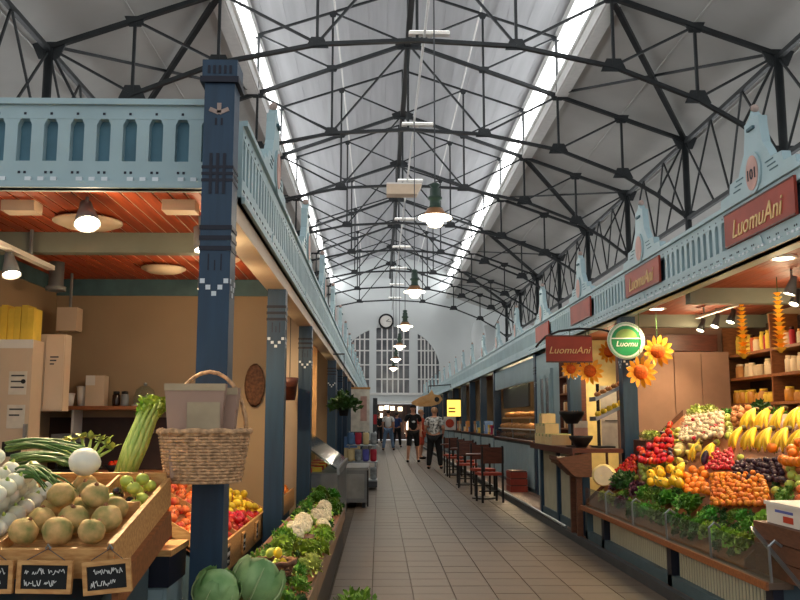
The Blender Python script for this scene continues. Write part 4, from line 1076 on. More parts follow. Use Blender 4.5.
for x, lab, m in ((-2.16, 'dark spice jar next to the cream carton', 'bottle_dark'), (-2.09, 'clear glass jar between the spice jar and dome', 'mid_grey')):
    lat('spice_jar', lab, 'jar', [(0,0),(.03,0),(.032,.02),(.032,.09),(.024,.10),(0,.10)], (x, 7.25, 1.42), m, extra=[('lid', [(.026,.10),(.028,.12),(0,.125)], 'black')])
lat('glass_dome', 'glass cake dome on the brown wall shelf', 'glass dome', [(.09,0),(.09,.06),(.07,.12),(.03,.15),(0,.155)], (-1.93, 7.26, 1.435), 'glass', extra=[('plate', [(0,-.015),(.10,-.015),(.105,-.004),(0,-.004)], 'white_plastic'), ('knob', [(.012,.155),(.015,.175),(0,.18)], 'steel')])
t = thing('wooden_board_stack', 'stack of dark boards lying at the shelf end', 'boards', (-1.70, 7.25, 1.42))
for i in range(3): MB().bx(-.12,.12,-.08,.09,.018*i,.015+.018*i).xf(Matrix.Rotation(.1*i,4,'Z')).build('board', 'wood_dark', t, world=False)
cm = thing('coffee_machine', 'dark coffee machine with a round jug on the back worktop', 'coffee machine', (-2.42, 7.0, .90))
MB().bx(-.11,.11,-.02,.14,0,.30).build('body', 'dark_grey', cm, world=False); MB().bx(-.11,.11,-.14,-.02,.24,.30).build('head', 'mid_grey', cm, world=False); MB().bx(-.11,.11,-.14,-.02,0,.03).build('hot_plate', 'black', cm, world=False)
MB().lathe([(0,.03),(.06,.03),(.075,.08),(.065,.15),(.05,.17)], 14, (0,-.085,0)).build('jug', 'glass_smoke', cm, True, world=False); MB().tube([(.06,-.09,.15),(.11,-.10,.14),(.10,-.10,.07)], .008, 6).build('jug_handle', 'black', cm, world=False)
t = thing('fruit_bowl', 'dark bowl of red berries on the back worktop', 'bowl', (-2.06, 7.0, .90)); MB().lathe([(0,0),(.05,0),(.10,.06),(.095,.06),(.05,.012),(0,.012)], 16).build('bowl', 'pot_dark', t, True, world=False)
for i in range(12):
    a = i*2.4; r = .02*math.sqrt(i)
    tag(MB().ell((-2.06+r*math.cos(a), 7.0+r*math.sin(a), .975-.006*i*.3), .021, 8, 6).build('red_berry', 'tomato', smooth=True), 'red berry heaped in the dark bowl on the back worktop', 'berry', 'berries in the dark bowl')
t = thing('kettle', 'small white kettle between the coffee machine and berry bowl', 'kettle', (-2.24, 6.93, .90)); MB().lathe([(0,0),(.05,0),(.055,.06),(.04,.12),(0,.13)], 14).build('body', 'white_plastic', t, True, world=False); MB().tube([(.05,0,.03),(.08,0,.06),(.045,0,.11)], .008, 6).build('handle', 'black', t, world=False)
# white machine and wall cupboard by the left wall
wm = thing('white_machine', 'tall cream machine with printed notices and a dark display', 'machine', (-2.57, 6.18, 0))
MB().bx(-.17, .17, -.10, .10, 0, 1.86).build('body', 'cabinet_white', wm, world=False); MB().bx(-.172, .172, -.106, -.10, 1.80, 1.86).build('top_trim', 'white_plastic', wm, world=False)
MB().bx(.0, .13, -.106, -.10, 1.06, 1.16).build('display', 'black', wm, world=False)
for z, n in ((1.56, 3), (1.33, 2)):
    MB().bx(.02, .14, -.104, -.10, z-.08, z+.08).build('notice_sheet', 'paper', wm, world=False)
    for k in range(n): MB().bx(.035, .125-.02*(k % 2), -.107, -.104, z+.045-.04*k, z+.055-.04*k).build('notice_line', 'dark_grey', wm, world=False)
MB().lathe([(0,0),(.016,0),(.016,.004),(0,.004)], 12, (.12, -.11, 1.57), 'y').build('seal', 'black', wm, world=False)
MB().bx(.145, .165, -.13, -.10, 1.12, 1.28).build('handle', 'steel', wm, world=False)
wc = thing('wall_cupboard', 'narrow cream wall cupboard with two doors beside the machine', 'cupboard', (-2.5, 6.36, 1.37))
MB().bx(-.24, .24, -.05, .07, 0, .55).build('carcass', 'cabinet_white', wc, world=False)
for x0, x1 in ((-.235, .0), (.005, .10), (.105, .235)): MB().bx(x0, x1, -.062, -.05, .01, .54).build('door', 'cabinet_white', wc, world=False)
for k in range(3): MB().bx(.14, .20-.015*k, -.065, -.062, .38-.025*k, .39-.025*k).build('printed_line', 'dark_grey', wc, world=False)
for i in range(7):
    o = tag(MB().box((-2.71+.046*i, 6.17 + .008*(i % 2), 1.97), (.042, .15, .22+.012*(i % 3))).build('yellow_folder', 'yellow_goods'), 'upright yellow folder standing on top of the cream machine', 'folder', 'yellow folders on the machine')
    o.location.z = 1.861

# ================================================================ left: lower and upper produce banks along the aisle
def bank_body(bk_, name, label, cat, mat, zfront, front):
    t = thing(name, label, cat, ((bk_.xa+bk_.xb)/2, (bk_.y0+bk_.y1)/2, 0))
    sgn = 1 if bk_.xb > bk_.xa else -1
    MB().prism([(bk_.xa, bk_.y0, bk_.za-.03), (bk_.xb, bk_.y0, bk_.zb-.03), (bk_.xb, bk_.y0, bk_.zb-.002), (bk_.xa, bk_.y0, bk_.za-.002)], (0, bk_.y1-bk_.y0, 0)).build('sloping_board', 'wood_red', t)
    MB().prism([(bk_.xa+sgn*.03, bk_.y0+.01, .0), (bk_.xb-sgn*.02, bk_.y0+.01, .0), (bk_.xb-sgn*.02, bk_.y0+.01, bk_.zb-.05), (bk_.xa+sgn*.03, bk_.y0+.01, bk_.za-.05)], (0, bk_.y1-bk_.y0-.02, 0)).build('body', mat, t)
    return t
LBK = Bank(-.375, .40, -.690, .575, 3.30, 9.4)
lb = bank_body(LBK, 'display_bank', 'low sloping display bank with cabbages and lettuces beside the aisle', 'display bank', 'dark_grey', 0, 0)
MB().bx(-.375, -.355, 3.3, 9.4, .28, .395).build('front_board', 'counter_edge', lb)
MB().bx(-.395, -.375, 3.3, 9.4, .0, .30).build('kick_board', 'black', lb)
UBK = Bank(-.93, .50, -1.55, .86, 5.15, 7.38); UBK2 = Bank(-.93, .50, -1.55, .86, 7.54, 9.6); UBK.walls = [5.158, 5.908, 6.658, 7.372]; UBK.lip = UBK2.lip = True
ub = bank_body(UBK, 'display_bank', 'upper sloping display bank with tomatoes and lemons behind the posts', 'display bank', 'base_teal', 0, 0)
ub2 = bank_body(UBK2, 'display_bank', 'sloping display bank with citrus beyond the cream partition', 'display bank', 'base_teal', 0, 0)
MB().bx(-.93, -.912, 7.54, 9.6, .40, .585).build('front_board', 'wood', ub2)
for yy in (5.15, 5.9, 6.65, 7.365): MB().prism([(-.93, yy, .48), (-1.55, yy, .84), (-1.55, yy, .93), (-.93, yy, .58)], (0, .015, 0)).build('divider', 'wood', ub)
MB().bx(-.93, -.912, 5.15, 7.38, .40, .585).build('front_board', 'wood', ub)
for i in range(5):
    y = 5.4+.62*i; t = thing('price_slate', 'small framed price slate on the board edge of the tomato bank', 'price slate', (-.906, y, .50), 'price slates on the tomato bank')
    sl_ = MB().bx(-.002, .006, -.06, .06, -.06, .05).build('slate', 'chalk_board', t, world=False)
    for a in ((-.068, .068, .05, .062), (-.068, .068, -.072, -.06), (-.068, -.056, -.06, .05), (.056, .068, -.06, .05)): MB().bx(-.004, .01, a[0], a[1], a[2], a[3]).build('frame_strip', 'wood', t, world=False)
    m_ = scrawl(MB(), -.045, .04, .01, .03, 0, i+40); scrawl(m_, -.045, .03, -.03, .024, 0, i+60); m_.v = [(.008-p[1], p[0], p[2]) for p in m_.v]; m_.build('chalk_writing', 'chalk', sl_, world=False)
# cabbages
for (x, y, s, lab) in ((-.50, 3.72, 1.16, 'large green cabbage on top at the near end of the low bank'), (-.625, 3.50, .95, 'green cabbage partly in front of the corner post'), (-.475, 3.38, .74, 'green cabbage at the bank edge beside the limes')):
    put('cabbage', 'cabbage', lab, 'cabbage', 'cabbages on the low bank', (x, y, LBK.z(x)+.118*s + (.035 if s > 1 else 0)), (.4*s, .3, s*7), s)
    LBK.taken.append((Vector((x, y, LBK.z(x)+.11*s)), .118*s, False))
# basket of limes
lbk = thing('lime_basket', 'shallow dark wicker basket of limes on the low bank', 'basket', (-.52, 4.42, LBK.z(-.62)+.02)); wicker(lbk, .085, .105, .06, 1.0, 5, 16, 'wicker_dark')
LBK.taken.append((Vector((-.52, 4.42, LBK.z(-.5)+.09)), .15, False))
for i in range(8):
    a = 2*PI*i/5 if i < 5 else 2*PI*i/3; r = .050 if i < 5 else .026; z = .05 if i < 5 else .102
    put('lime' if i % 3 else 'lemon', 'lime' if i % 3 else 'lemon', 'lime heaped in the shallow wicker basket' if i % 3 else 'yellow lemon among the limes in the wicker basket', 'lime' if i % 3 else 'lemon', 'citrus in the basket', Vector((-.52, 4.42, LBK.z(-.62)+.02+z)) + Vector((r*math.cos(a), r*math.sin(a), 0)), (0, 0, a), .72)
F = LBK.fill
F('cauliflower', 'cauliflower', 'cream cauliflower among the greens of the low bank', 'cauliflower', 'cauliflowers on the low bank', [(290, 508), (324, 508), (324, 534), (290, 534)], .085, 1, None, .3, lift=.06)
F('green_lettuce', 'leafy_green', 'dark leafy green beyond the cauliflowers on the low bank', 'greens', 'greens on the low bank', [(286, 470), (352, 470), (352, 520), (300, 505), (286, 505)], .095, 1, None, .4, (.8, 1.1), lift=.02)
F('lettuce', 'lettuce', 'bright frilly lettuce between the limes and cauliflowers', 'lettuce', 'lettuces on the low bank', [(255, 520), (330, 520), (330, 556), (255, 556)], .09, 1, None, .4, (.7, .9), lift=.02)
F('pale_lettuce', 'lettuce', 'pale lettuce next to the lime basket on the low bank', 'lettuce', 'pale lettuces on the low bank', [(240, 545), (330, 545), (330, 575), (240, 575)], .08, 1, None, .4, (.7, .9), lift=.02)
F('dill', 'herb_bunch', 'loose green herb bunch filling the low bank', 'herbs', 'herbs on the low bank', [(200, 440), (380, 440), (380, 640), (200, 640)], .06, 1, None, .3, (.5, .7))
F('parsley', 'garnish_sprig', 'small dark sprig between the lettuces of the low bank', 'herbs', 'sprigs on the low bank', [(200, 440), (380, 440), (380, 640), (200, 640)], .045, 1, None, .3, (.3, .42))
def U(*a, **k): UBK.fill(*a, **k); UBK2.fill(*a, **k)
U('tomato', 'tomato', 'orange-red tomato in the crate of the bank behind the posts', 'tomato', 'tomatoes behind the posts', [(215, 514), (262, 514), (262, 560), (215, 560)], .036, 2)
U('lemon', 'lemon', 'yellow lemon beyond the tomatoes behind the posts', 'lemon', 'lemons behind the posts', [(215, 490), (275, 490), (275, 514), (215, 514)], .033, 2, None, 1.5)
U('orange', 'orange', 'orange in the bank beside the second blue post', 'orange', 'oranges behind the posts', [(262, 478), (300, 478), (300, 520), (262, 520)], .039, 1)
U('lemon', 'lemon', 'yellow lemon in the bank by the glass-topped cooler', 'lemon', 'lemons near the cooler', [(280, 455), (330, 455), (330, 478), (280, 478)], .033, 1, None, 1.5)
U('apple', 'apple', 'red apple in the bank behind the second blue post', 'apple', 'apples behind the posts', [(120, 440), (330, 440), (330, 560), (120, 560)], .037, 1)
# potted herb on the floor at the bank's foot
def potted(x, y, z, r, h, key, label, pot='pot_brown', s=1.0, hang=False):
    t = thing('potted_plant', label, 'potted plant', (x, y, z))
    MB().lathe([(0,0),(r*.7,0),(r,h),(r*1.06,h),(r*1.06,h*.88),(r*.95,h*.88)], 16).build('pot', pot, t, True, world=False)
    MB().lathe([(0,h*.9),(r*.95,h*.9)], 16).build('soil', 'soil', t, world=False)
    me = TEMPL[key][0][0]; c = inst('foliage', me, t, (0, 0, h*.95), (0,0,1), (s,)*3)
    return t
potted(-.13, 5.35, 0.0, .10, .17, 'dill', 'bushy potted herb on the aisle floor below the low bank', 'pot_brown', 1.55)
# bowl stand with bananas further back
st = thing('fruit_stand', 'tall wooden stand holding bananas behind the basket', 'stand', (-1.76, 8.2, 0))
MB().bx(-.16, .16, -.2, .2, .96, 1.0).build('top', 'wood', st, world=False)
for sx in (-1, 1):
    for sy in (-1, 1): MB().bx(sx*.14-.02, sx*.14+.02, sy*.17-.02, sy*.17+.02, 0, .96).build('leg', 'wood', st, world=False)
for dx, dy in ((-.08, -.1), (-.06, .06)): put('bananas', 'banana_bunch', 'yellow banana bunch on the tall wooden stand', 'bananas', 'bananas on the stand', (-1.76+dx, 8.2+dy, 1.02), (0, 0, .5))
# hung jars by the posts
t = thing('hanging_jar', 'dark ribbed jar hung between two blue posts', 'jar', (-.96, 9.4, 1.52)); MB().lathe([(0,0),(.06,.0),(.085,.18),(.10,.24),(.09,.24),(.07,.05),(0,.02)], 16).build('jar', 'wood_dark', t, True, world=False); MB().tube([(0,0,.22),(0,0,.98)], .004, 4).build('cord', 'dark_grey', t, world=False)
t = thing('hanging_basket', 'oval woven mat hung on the cream partition by the post', 'woven mat', (-1.05, 7.39, 1.60)); MB().lathe([(0,0),(.10,.004),(.115,.012),(0,.016)], 18, (0,0,0), 'y').xf(Matrix.Diagonal((.75,1,1.6,1))).build('mat', 'wicker_dark', t, True, world=False)
# ================================================================ right: the heaped produce bank
RBK = Bank(2.225, .43, 3.30, 1.36, 5.42, 9.45)
rc = thing('produce_counter', 'long fluted produce counter with sloping board, glass front and blue posts', 'counter', (2.75, 7.2, .068))
B = lambda mb, nm, mat, sm=False: mb.build(nm, mat, rc, sm)
B(MB().prism([(2.225, 5.42, .41), (3.30, 5.42, 1.32), (3.30, 5.42, 1.358), (2.225, 5.42, .428)], (0, 4.03, 0)), 'sloping_board', 'wood_red')
B(MB().prism([(2.26, 5.42, .07), (3.30, 5.42, .07), (3.30, 5.42, 1.30), (2.26, 5.42, .40)], (0, 4.01, 0)), 'body', 'base_teal')
B(MB().bx(2.26, 3.3, 5.0, 5.42, .07, .39), 'end_body', 'base_teal')
B(MB().bx(2.17, 2.31, 4.96, 9.47, .37, .405), 'ledge', 'counter_edge')
B(MB().bx(2.155, 2.17, 4.96, 9.47, .365, .41), 'ledge_edge', 'wood_red')
B(MB().bx(2.20, 2.26, 4.98, 9.45, .068, .15), 'skirt', 'base_teal')
flm = MB().prism([(0, .004, 0), (-.005, .007, 0), (-.005, .036, 0), (0, .039, 0)], (0, 0, .22)).mesh('flute', 'flute_cream')
for i in range(85):
    y = 5.02+i*.052
    if any(abs(y+.02-p) < .07 for p in (5.03, 6.75, 8.72, 9.40)): continue
    inst('flute', flm, rc, Vector((2.258, y, .15)) - WLOC[rc.name])
for y in (5.03, 6.75, 8.72, 9.40): B(MB().bx(2.20, 2.26, y-.05, y+.05, .068, .37), 'leg_post', 'navy' if y < 9 else 'base_teal')
for i in range(5):
    y0 = 4.99+i*.893
    B(MB().bx(2.205, 2.211, y0+.01, y0+.88, .405, .60), 'glass_pane', 'glass')
    B(MB().tube([(2.20, y0, .405), (2.195, y0, .60), (2.23, y0, .63), (2.27, y0, .60)], .009, 6), 'glass_clip', 'steel')
B(MB().prism([(2.225, 5.40, .41), (3.30, 5.40, .41), (3.30, 5.40, 1.40), (2.225, 5.40, .47)], (0, .02, 0)), 'end_board', 'brown_crate')
B(MB().prism([(2.225, 9.45, .41), (3.30, 9.45, .41), (3.30, 9.45, 1.42), (2.225, 9.45, .47)], (0, .02, 0)), 'end_board', 'brown_crate')
R_ = RBK.fill
def near_pt(px, py, off=0.0):
    """point of the sloping board behind a pixel of the photograph"""
    r = _ray(px, py); k = (RBK.zb-RBK.za)/(RBK.xb-RBK.xa)
    t = (RBK.za + k*(0-RBK.xa) - CAM_H) / (r.z - k*r.x); return Vector((0,0,CAM_H)) + r*t + RBK.nrm()*off
def bunch(x, y, lab, rz, s, grp, lev=0):
    n = RBK.nrm(); var = random.randrange(3); rot = slope_rot(n, rz, 0, 0)
    p = Vector((x, y, RBK.z(x))) + n*(support('bananas', var, rot, s, n) + lev); put('bananas', 'banana_bunch', lab, 'bananas', grp, p, rot, s, var)
    for d_ in (.0, .10): RBK.taken.append((p + rot.to_matrix() @ Vector((d_*s, 0, .05*s)), .115*s, False))
for x, y in ((2.92, 7.86), (2.72, 7.72), (2.92, 7.54)): bunch(x, y, 'banana bunch lying beside the parsley', random.uniform(-.15, .15), 1.05, 'banana bunches by the parsley')
for k in range(5): bunch(3.25, 6.35+.27*k, 'banana bunch in the top row of the heap near the wall shelves', random.uniform(-.1, .1), 1.12, 'banana bunches in the top row')
for k in range(5): bunch(3.07, 6.20+.27*k, 'banana bunch in the lower row of the heap near the wall shelves', random.uniform(-.1, .1), 1.12, 'banana bunches in the lower row')
B(MB().bx(2.74, 3.24, 8.99, 9.43, .85, 1.10), 'end_riser', 'wood_dark'); RBK.blocks.append((2.74, 3.24, 8.99, 9.45))
for (x, y, sc) in ((2.86, 9.10, .92), (3.10, 9.10, .95), (2.87, 9.32, .92), (3.10, 9.32, 1.0)):
    rest('endive', 'endive', 'pale flowery endive heaped on the riser at the far end of the bank', 'endive', 'endives on the end riser', x, y, 1.10, (0, 0, x*9), sc*.84)
# the cut squash at the far front corner
t = thing('cut_squash', 'halved pale yellow squash at the far corner of the bank', 'squash', (2.37, 9.27, .735)); RBK.taken.append((Vector(t.location), .15, False)); RBK.blocks.append((2.22, 2.50, 9.12, 9.45))
MB().ell((0,0,0), (.13,.09,.115), 16, 10, .05, 2).build('rind', 'squash', t, True, world=False); MB().lathe([(0,0),(.10,0),(.10,.006),(0,.008)], 18, (-.0,-.095,.0), 'y').xf(Matrix.Rotation(-.3, 4, 'Z')).build('cut_face', 'garlic', t, world=False)
for i in range(19):
    y = 5.56+.205*i; X_ = 2.325
    if y > 9.05: break
    kind = ('lettuce', 'frilly_lettuce', 'bright frilly lettuce pressed against the glass front') if y < 6.3 else ('green_lettuce', 'green_lettuce', 'dark green lettuce pressed against the glass front') if y < 7.3 else ('dill', 'herb_bunch', 'green herb bunch pressed against the glass front') if y < 8.1 else ('purple_lettuce', 'purple_lettuce', 'purple lettuce pressed against the glass front') if y < 8.6 else ('pale_lettuce', 'pale_lettuce', 'pale lettuce pressed against the glass front')
    n_ = RBK.nrm(); sc = random.uniform(.74, .82); var = 0; rot = slope_rot(n_, i*1.3); h_ = support(kind[0], var, rot, sc, n_)
    p = Vector((X_, y, RBK.z(X_))) + n_*h_; put(kind[0], kind[1], kind[2], 'herbs' if 'herb' in kind[1] else 'lettuce', 'greens pressed against the glass front', p, rot, sc, var); RBK.taken.append((p, reach(kind[0], var, sc), True))
def reg(key, name, label, cat, poly, r, layers=1, tilt=.5, scl=(.86,1.02), lift=None, dens=1.0, alt=None):
    return R_(key, name, label, cat, name.replace('_', ' ')+' heaps of the produce bank', poly, r, layers, None, tilt, scl, dens, lift, alt)
reg('tomato', 'tomato', 'red tomato in the heap at the far end of the produce bank', 'tomato', [(636, 426), (670, 422), (672, 460), (640, 462)], .033, 3, alt=(.18, 'plum', 'plum', 'dark plum scattered among the tomatoes at the far end', 'plum'))
reg('small_tomato', 'cherry_tomato', 'cherry tomato beside the halved squash', 'tomato', [(610, 456), (636, 452), (636, 472), (610, 478)], .024, 2)
reg('garlic', 'garlic_bulb', 'white garlic bulb in the heap between dill and parsley', 'garlic', [(686, 418), (722, 412), (722, 436), (680, 440)], .028, 3, alt=(.08, 'radish', 'radish', 'red radish scattered among the garlic', 'radish'))
reg('brown_onion', 'brown_onion', 'brown onion behind the parsley', 'onion', [(734, 402), (762, 402), (762, 424), (734, 428)], .036, 2)
reg('melon', 'melon', 'netted melon beside the red tomatoes', 'melon', [(664, 436), (684, 436), (684, 452), (664, 454)], .062, 1)
reg('pear', 'pear', 'yellow pear between the melon and radishes', 'pear', [(684, 436), (706, 436), (708, 458), (672, 462)], .036, 2, 1.2, alt=(.3, 'aubergine', 'aubergine', 'dark aubergine scattered among the yellow pears', 'aubergine'))
reg('aubergine', 'aubergine', 'dark aubergine among the yellow pears', 'aubergine', [(680, 446), (690, 446), (690, 462), (680, 462)], .034, 1, 1.4)
reg('radish', 'radish', 'red radish in the heap beside the bananas', 'radish', [(706, 448), (732, 448), (732, 468), (706, 468)], .024, 2)
reg('plum', 'plum', 'dark plum below the banana bunches', 'plum', [(732, 462), (778, 458), (784, 480), (736, 480)], .022, 2)
reg('orange', 'orange', 'orange near the bananas of the high heap', 'orange', [(770, 446), (805, 440), (805, 462), (778, 462)], .039, 2)
reg('apricot', 'apricot', 'small orange apricot in the heap above the frilly lettuce', 'apricot', [(712, 474), (762, 472), (770, 504), (712, 504)], .021, 3)
reg('orange', 'orange', 'orange between the parsley and yellow mangoes', 'orange', [(686, 468), (712, 464), (712, 492), (686, 492)], .039, 1)
reg('mango', 'mango', 'yellow mango beside the oranges', 'mango', [(672, 462), (700, 456), (702, 478), (672, 484)], .045, 1, 1.2)
reg('pepper', 'yellow_pepper', 'yellow pepper beside the dark kale', 'pepper', [(650, 462), (680, 460), (680, 484), (650, 484)], .042, 2, alt=(.35, 'pear', 'pear', 'pale pear scattered among the yellow peppers', 'pear'))
reg('endive', 'endive', 'pale flowery endive at the back of the produce bank', 'endive', [(630, 396), (686, 396), (686, 428), (630, 430)], .10, 1, .4, (.9, 1.1), .05)
reg('dill', 'dill_bunch', 'mid-green dill bunch behind the garlic', 'dill', [(668, 420), (730, 402), (735, 414), (668, 440)], .085, 1, .4, (.8, 1.0), .03)
reg('parsley', 'parsley_bunch', 'dark parsley bunch next to the garlic heap', 'parsley', [(706, 430), (740, 420), (742, 446), (728, 452), (706, 452)], .085, 1, .4, (.7, .85), .03)
reg('parsley', 'parsley_bunch', 'dark parsley bunch below the radishes', 'parsley', [(698, 462), (740, 466), (736, 480), (698, 480)], .08, 1, .4, (.8, 1.0), .02)
reg('kale', 'kale', 'dark curly kale behind the glass front', 'kale', [(612, 454), (648, 452), (650, 482), (612, 484)], .095, 1, .4, (.85, 1.05), .03)
reg('lettuce', 'frilly_lettuce', 'bright frilly lettuce in the front row behind the glass', 'lettuce', [(700, 504), (790, 506), (790, 540), (700, 540)], .095, 1, .4, (.95, 1.15), .04)
reg('green_lettuce', 'green_lettuce', 'dark green lettuce in the middle of the front row', 'lettuce', [(662, 488), (704, 494), (704, 540), (662, 540)], .095, 1, .4, (.9, 1.1), .03)
reg('pale_lettuce', 'pale_lettuce', 'pale lettuce at the far end of the front row', 'lettuce', [(576, 470), (612, 474), (612, 520), (576, 520)], .09, 1, .4, (.85, 1.05), .03)
reg('purple_lettuce', 'purple_lettuce', 'purple lettuce between the pale and green lettuces', 'lettuce', [(612, 482), (640, 484), (640, 520), (612, 520)], .09, 1, .4, (.85, 1.0), .03)
reg('dill', 'herb_bunch', 'leafy green herb bunch in the front row before the lettuces', 'herbs', [(636, 480), (664, 482), (664, 530), (636, 530)], .085, 1, .4, (.85, 1.05), .03)
reg('dill', 'herb_bunch', 'loose green herb bunch between the lettuces of the front row', 'herbs', [(560, 480), (800, 492), (800, 600), (560, 600)], .06, 1, .4, (.6, .8), .0)
reg('green_apple', 'green_apple', 'green apple filling the gaps of the produce bank', 'apple', [(575, 380), (800, 380), (800, 496), (575, 480)], .036, 1)
reg('apple', 'red_apple', 'red apple at the unseen near end of the produce bank', 'apple', [(800, 380), (1000, 380), (1000, 640), (800, 640)], .036, 1, dens=.5)
reg('parsley', 'garnish_sprig', 'small dark parsley sprig tucked between the heaped fruit', 'herbs', [(575, 380), (800, 380), (800, 600), (575, 600)], .045, 1, .3, (.34, .46))
# high back row of herbs on the rear shelf
bs = thing('back_ledge', 'narrow wooden ledge behind the top of the produce bank', 'ledge', (3.42, 7.2, .068))
MB().bx(3.32, 3.52, 5.0, 9.6, 1.30, 1.33).build('board', 'wood_red', bs); 
for y in (5.1, 6.6, 8.1, 9.5): MB().bx(3.34, 3.50, y, y+.04, .068, 1.30).build('support', 'wood_dark', bs)
for i, (y, k, lab, s) in enumerate(((9.35, 'endive', 'pale endive clump on the ledge beside the round sign post', 1.35), (9.05, 'endive', 'second pale endive clump on the back ledge', 1.2), (8.6, 'dill', 'green dill clump on the back ledge', 1.0), (8.2, 'parsley', 'dark parsley clump on the back ledge by the cream wall', 1.1), (7.85, 'kale', 'dark curly kale clump on the back ledge before the shelves', 1.15), (7.45, 'dill', 'dill clump on the back ledge behind the bananas', .9))):
    rest(k, 'herb_clump', lab, 'herbs', None, 3.44, y, 1.33, (0, 0, i), s*.8)
# brown bins and boxes at the near end
bn = thing('brown_bin', 'brown planked bin at the near end of the produce bank', 'bin', (2.7, 5.07, .405))
for i in range(3): MB().bx(2.30, 3.1, 4.76, 4.78, .408+.10*i, .502+.10*i).build('plank', 'brown_crate', bn); MB().bx(2.28, 2.30, 4.76, 5.38, .408+.10*i, .502+.10*i).build('plank', 'brown_crate', bn)
MB().bx(2.31, 3.1, 4.78, 5.38, .41, .43).build('bottom', 'brown_crate', bn); MB().bx(3.1, 3.12, 4.76, 5.38, .41, .70).build('side', 'brown_crate', bn); MB().bx(2.31, 3.1, 5.36, 5.38, .41, .70).build('side', 'brown_crate', bn)
MB().bx(2.30, 3.1, 4.78, 5.36, .68, .70).build('top_board', 'brown_crate', bn)
for x in (2.33, 3.05): MB().bx(x, x+.04, 4.79, 4.83, .068, .41).build('leg', 'dark_grey', bn)
MB().bar((2.268, 4.74, .40), (2.268, 5.38, .66), .012, .025, (1,0,0)).build('edge_strip', 'steel', bn)
wb_ = thing('foam_box', 'white foam box with red and blue print on the brown bin', 'box', (2.62, 5.08, .702))
MB().bx(-.29, .45, -.22, .22, 0, .105).build('box', 'white_plastic', wb_, world=False); MB().bx(-.30, .46, -.23, .23, .105, .125).build('lid', 'white_plastic', wb_, world=False)
for x, z, h_, m_ in ((-.05, .02, .035, 'red_goods'), (.10, .02, .035, 'red_goods'), (-.12, .07, .015, 'blue_goods'), (.05, .07, .015, 'blue_goods')): MB().bx(x-.05, x+.05, -.223, -.22, z, z+h_).build('print', m_, wb_, world=False)
MB().bx(-.293, -.29, -.12, .0, .02, .055).build('print', 'red_goods', wb_, world=False); MB().bx(-.293, -.29, -.12, .1, .07, .085).build('print', 'blue_goods', wb_, world=False)
# ---------------------------------------------------------------- wall shelf with jars
su = thing('shelf_unit', 'reddish wooden wall shelves stocked with jars and baskets', 'shelves', (4.25, 8.6, .068))
for z in (1.12, 1.50, 1.79, 2.06): MB().bx(4.10, 4.415, 6.6, 10.28, z-.03, z).build('shelf_board', 'wood_red', su)
for y in (6.6, 7.8, 9.0, 10.26): MB().bx(4.10, 4.415, y, y+.025, .068, 2.42).build('upright', 'wood_red', su)
MB().bx(4.40, 4.418, 6.6, 10.28, .9, 2.40).build('back', 'dark_back', su)
rr = random.Random(5); jl = {}
def jar(y, z, r, h, mat, lab, cat, lid='white_plastic', grp='jars on the wall shelves'):
    t = thing('shelf_jar', lab, cat, (4.21+rr.uniform(-.03, .03), y, z), grp)
    key = (round(r, 3), round(h, 3), mat, lid)
    if key not in jl: jl[key] = (MB().lathe([(0,0),(r*.9,0),(r,.01),(r,h*.8),(r*.75,h*.9),(r*.7,h),(0,h)], 12).mesh('body', mat, True), MB().lathe([(r*.76,h*.9),(r*.78,h*1.06),(0,h*1.07)], 12).mesh('lid', lid, True))
    inst('body', jl[key][0], t); inst('lid', jl[key][1], t)
for z, kind in ((2.062, 0), (1.792, 1), (1.502, 2), (1.122, 1)):
    y = 6.72
    while y < 10.15:
        if any(abs(y-u) < .08 for u in (6.6, 7.8, 9.0, 10.26)): y += .05; continue
        if kind == 0:
            k = rr.random()
            if k < .35: jar(y, z, .035, .20, 'yellow_goods', 'tall yellow bottle on the top wall shelf', 'bottle', 'yellow_goods', 'bottles on the top shelf'); y += .085
            elif k < .75: jar(y, z, .045, .15, 'jar_cream', 'cream pot on the top wall shelf', 'jar', 'jar_honey', 'pots on the top shelf'); y += .11
            else: jar(y, z, .03, .18, 'red_goods', 'red bottle on the top wall shelf', 'bottle', 'bottle_dark', 'red bottles on the top shelf'); y += .08
        elif kind == 1:
            jar(y, z, rr.choice((.045, .05)), rr.choice((.12, .15, .17)), rr.choice(('jar_cream', 'jar_cream', 'bread')), 'squat cream jar on the middle wall shelves', 'jar', 'jar_cream', 'jars on the middle shelves'); y += .125
        else:
            jar(y, z, .055, rr.choice((.10, .14)), rr.choice(('jar_honey', 'yellow_goods', 'bread')), 'honey-coloured tub on the lower wall shelf', 'tub', 'yellow_goods', 'tubs on the lower shelf'); y += .13
# cupboard doors on the far partition of the produce stall
cbd = thing('tall_cupboard', 'tall pinkish cupboard with three doors against the stall partition', 'cupboard', (3.55, 10.2, .068))
MB().bx(2.95, 4.08, 10.06, 10.31, .068, 2.10).build('carcass', 'pink_panel', cbd)
for x0, x1 in ((2.96, 3.42), (3.43, 3.74), (3.75, 4.07)):
    dd = MB().bx(x0, x1, 10.04, 10.06, .1, 2.08).build('door', 'pink_panel', cbd); MB().bx(x0+.06, x0+.18, 10.02, 10.04, 1.93, 1.95).build('handle', 'black', dd) if x0 < 3.4 else MB().bx(x0+.03, x0+.05, 10.02, 10.04, 1.0, 1.2).build('handle', 'black', dd)
tag(MB().bx(2.95, 3.95, 10.05, 10.31, 2.11, 2.30).build('dark_crate', 'wood_dark'), 'long dark crate lying on top of the pinkish cupboard', 'crate')
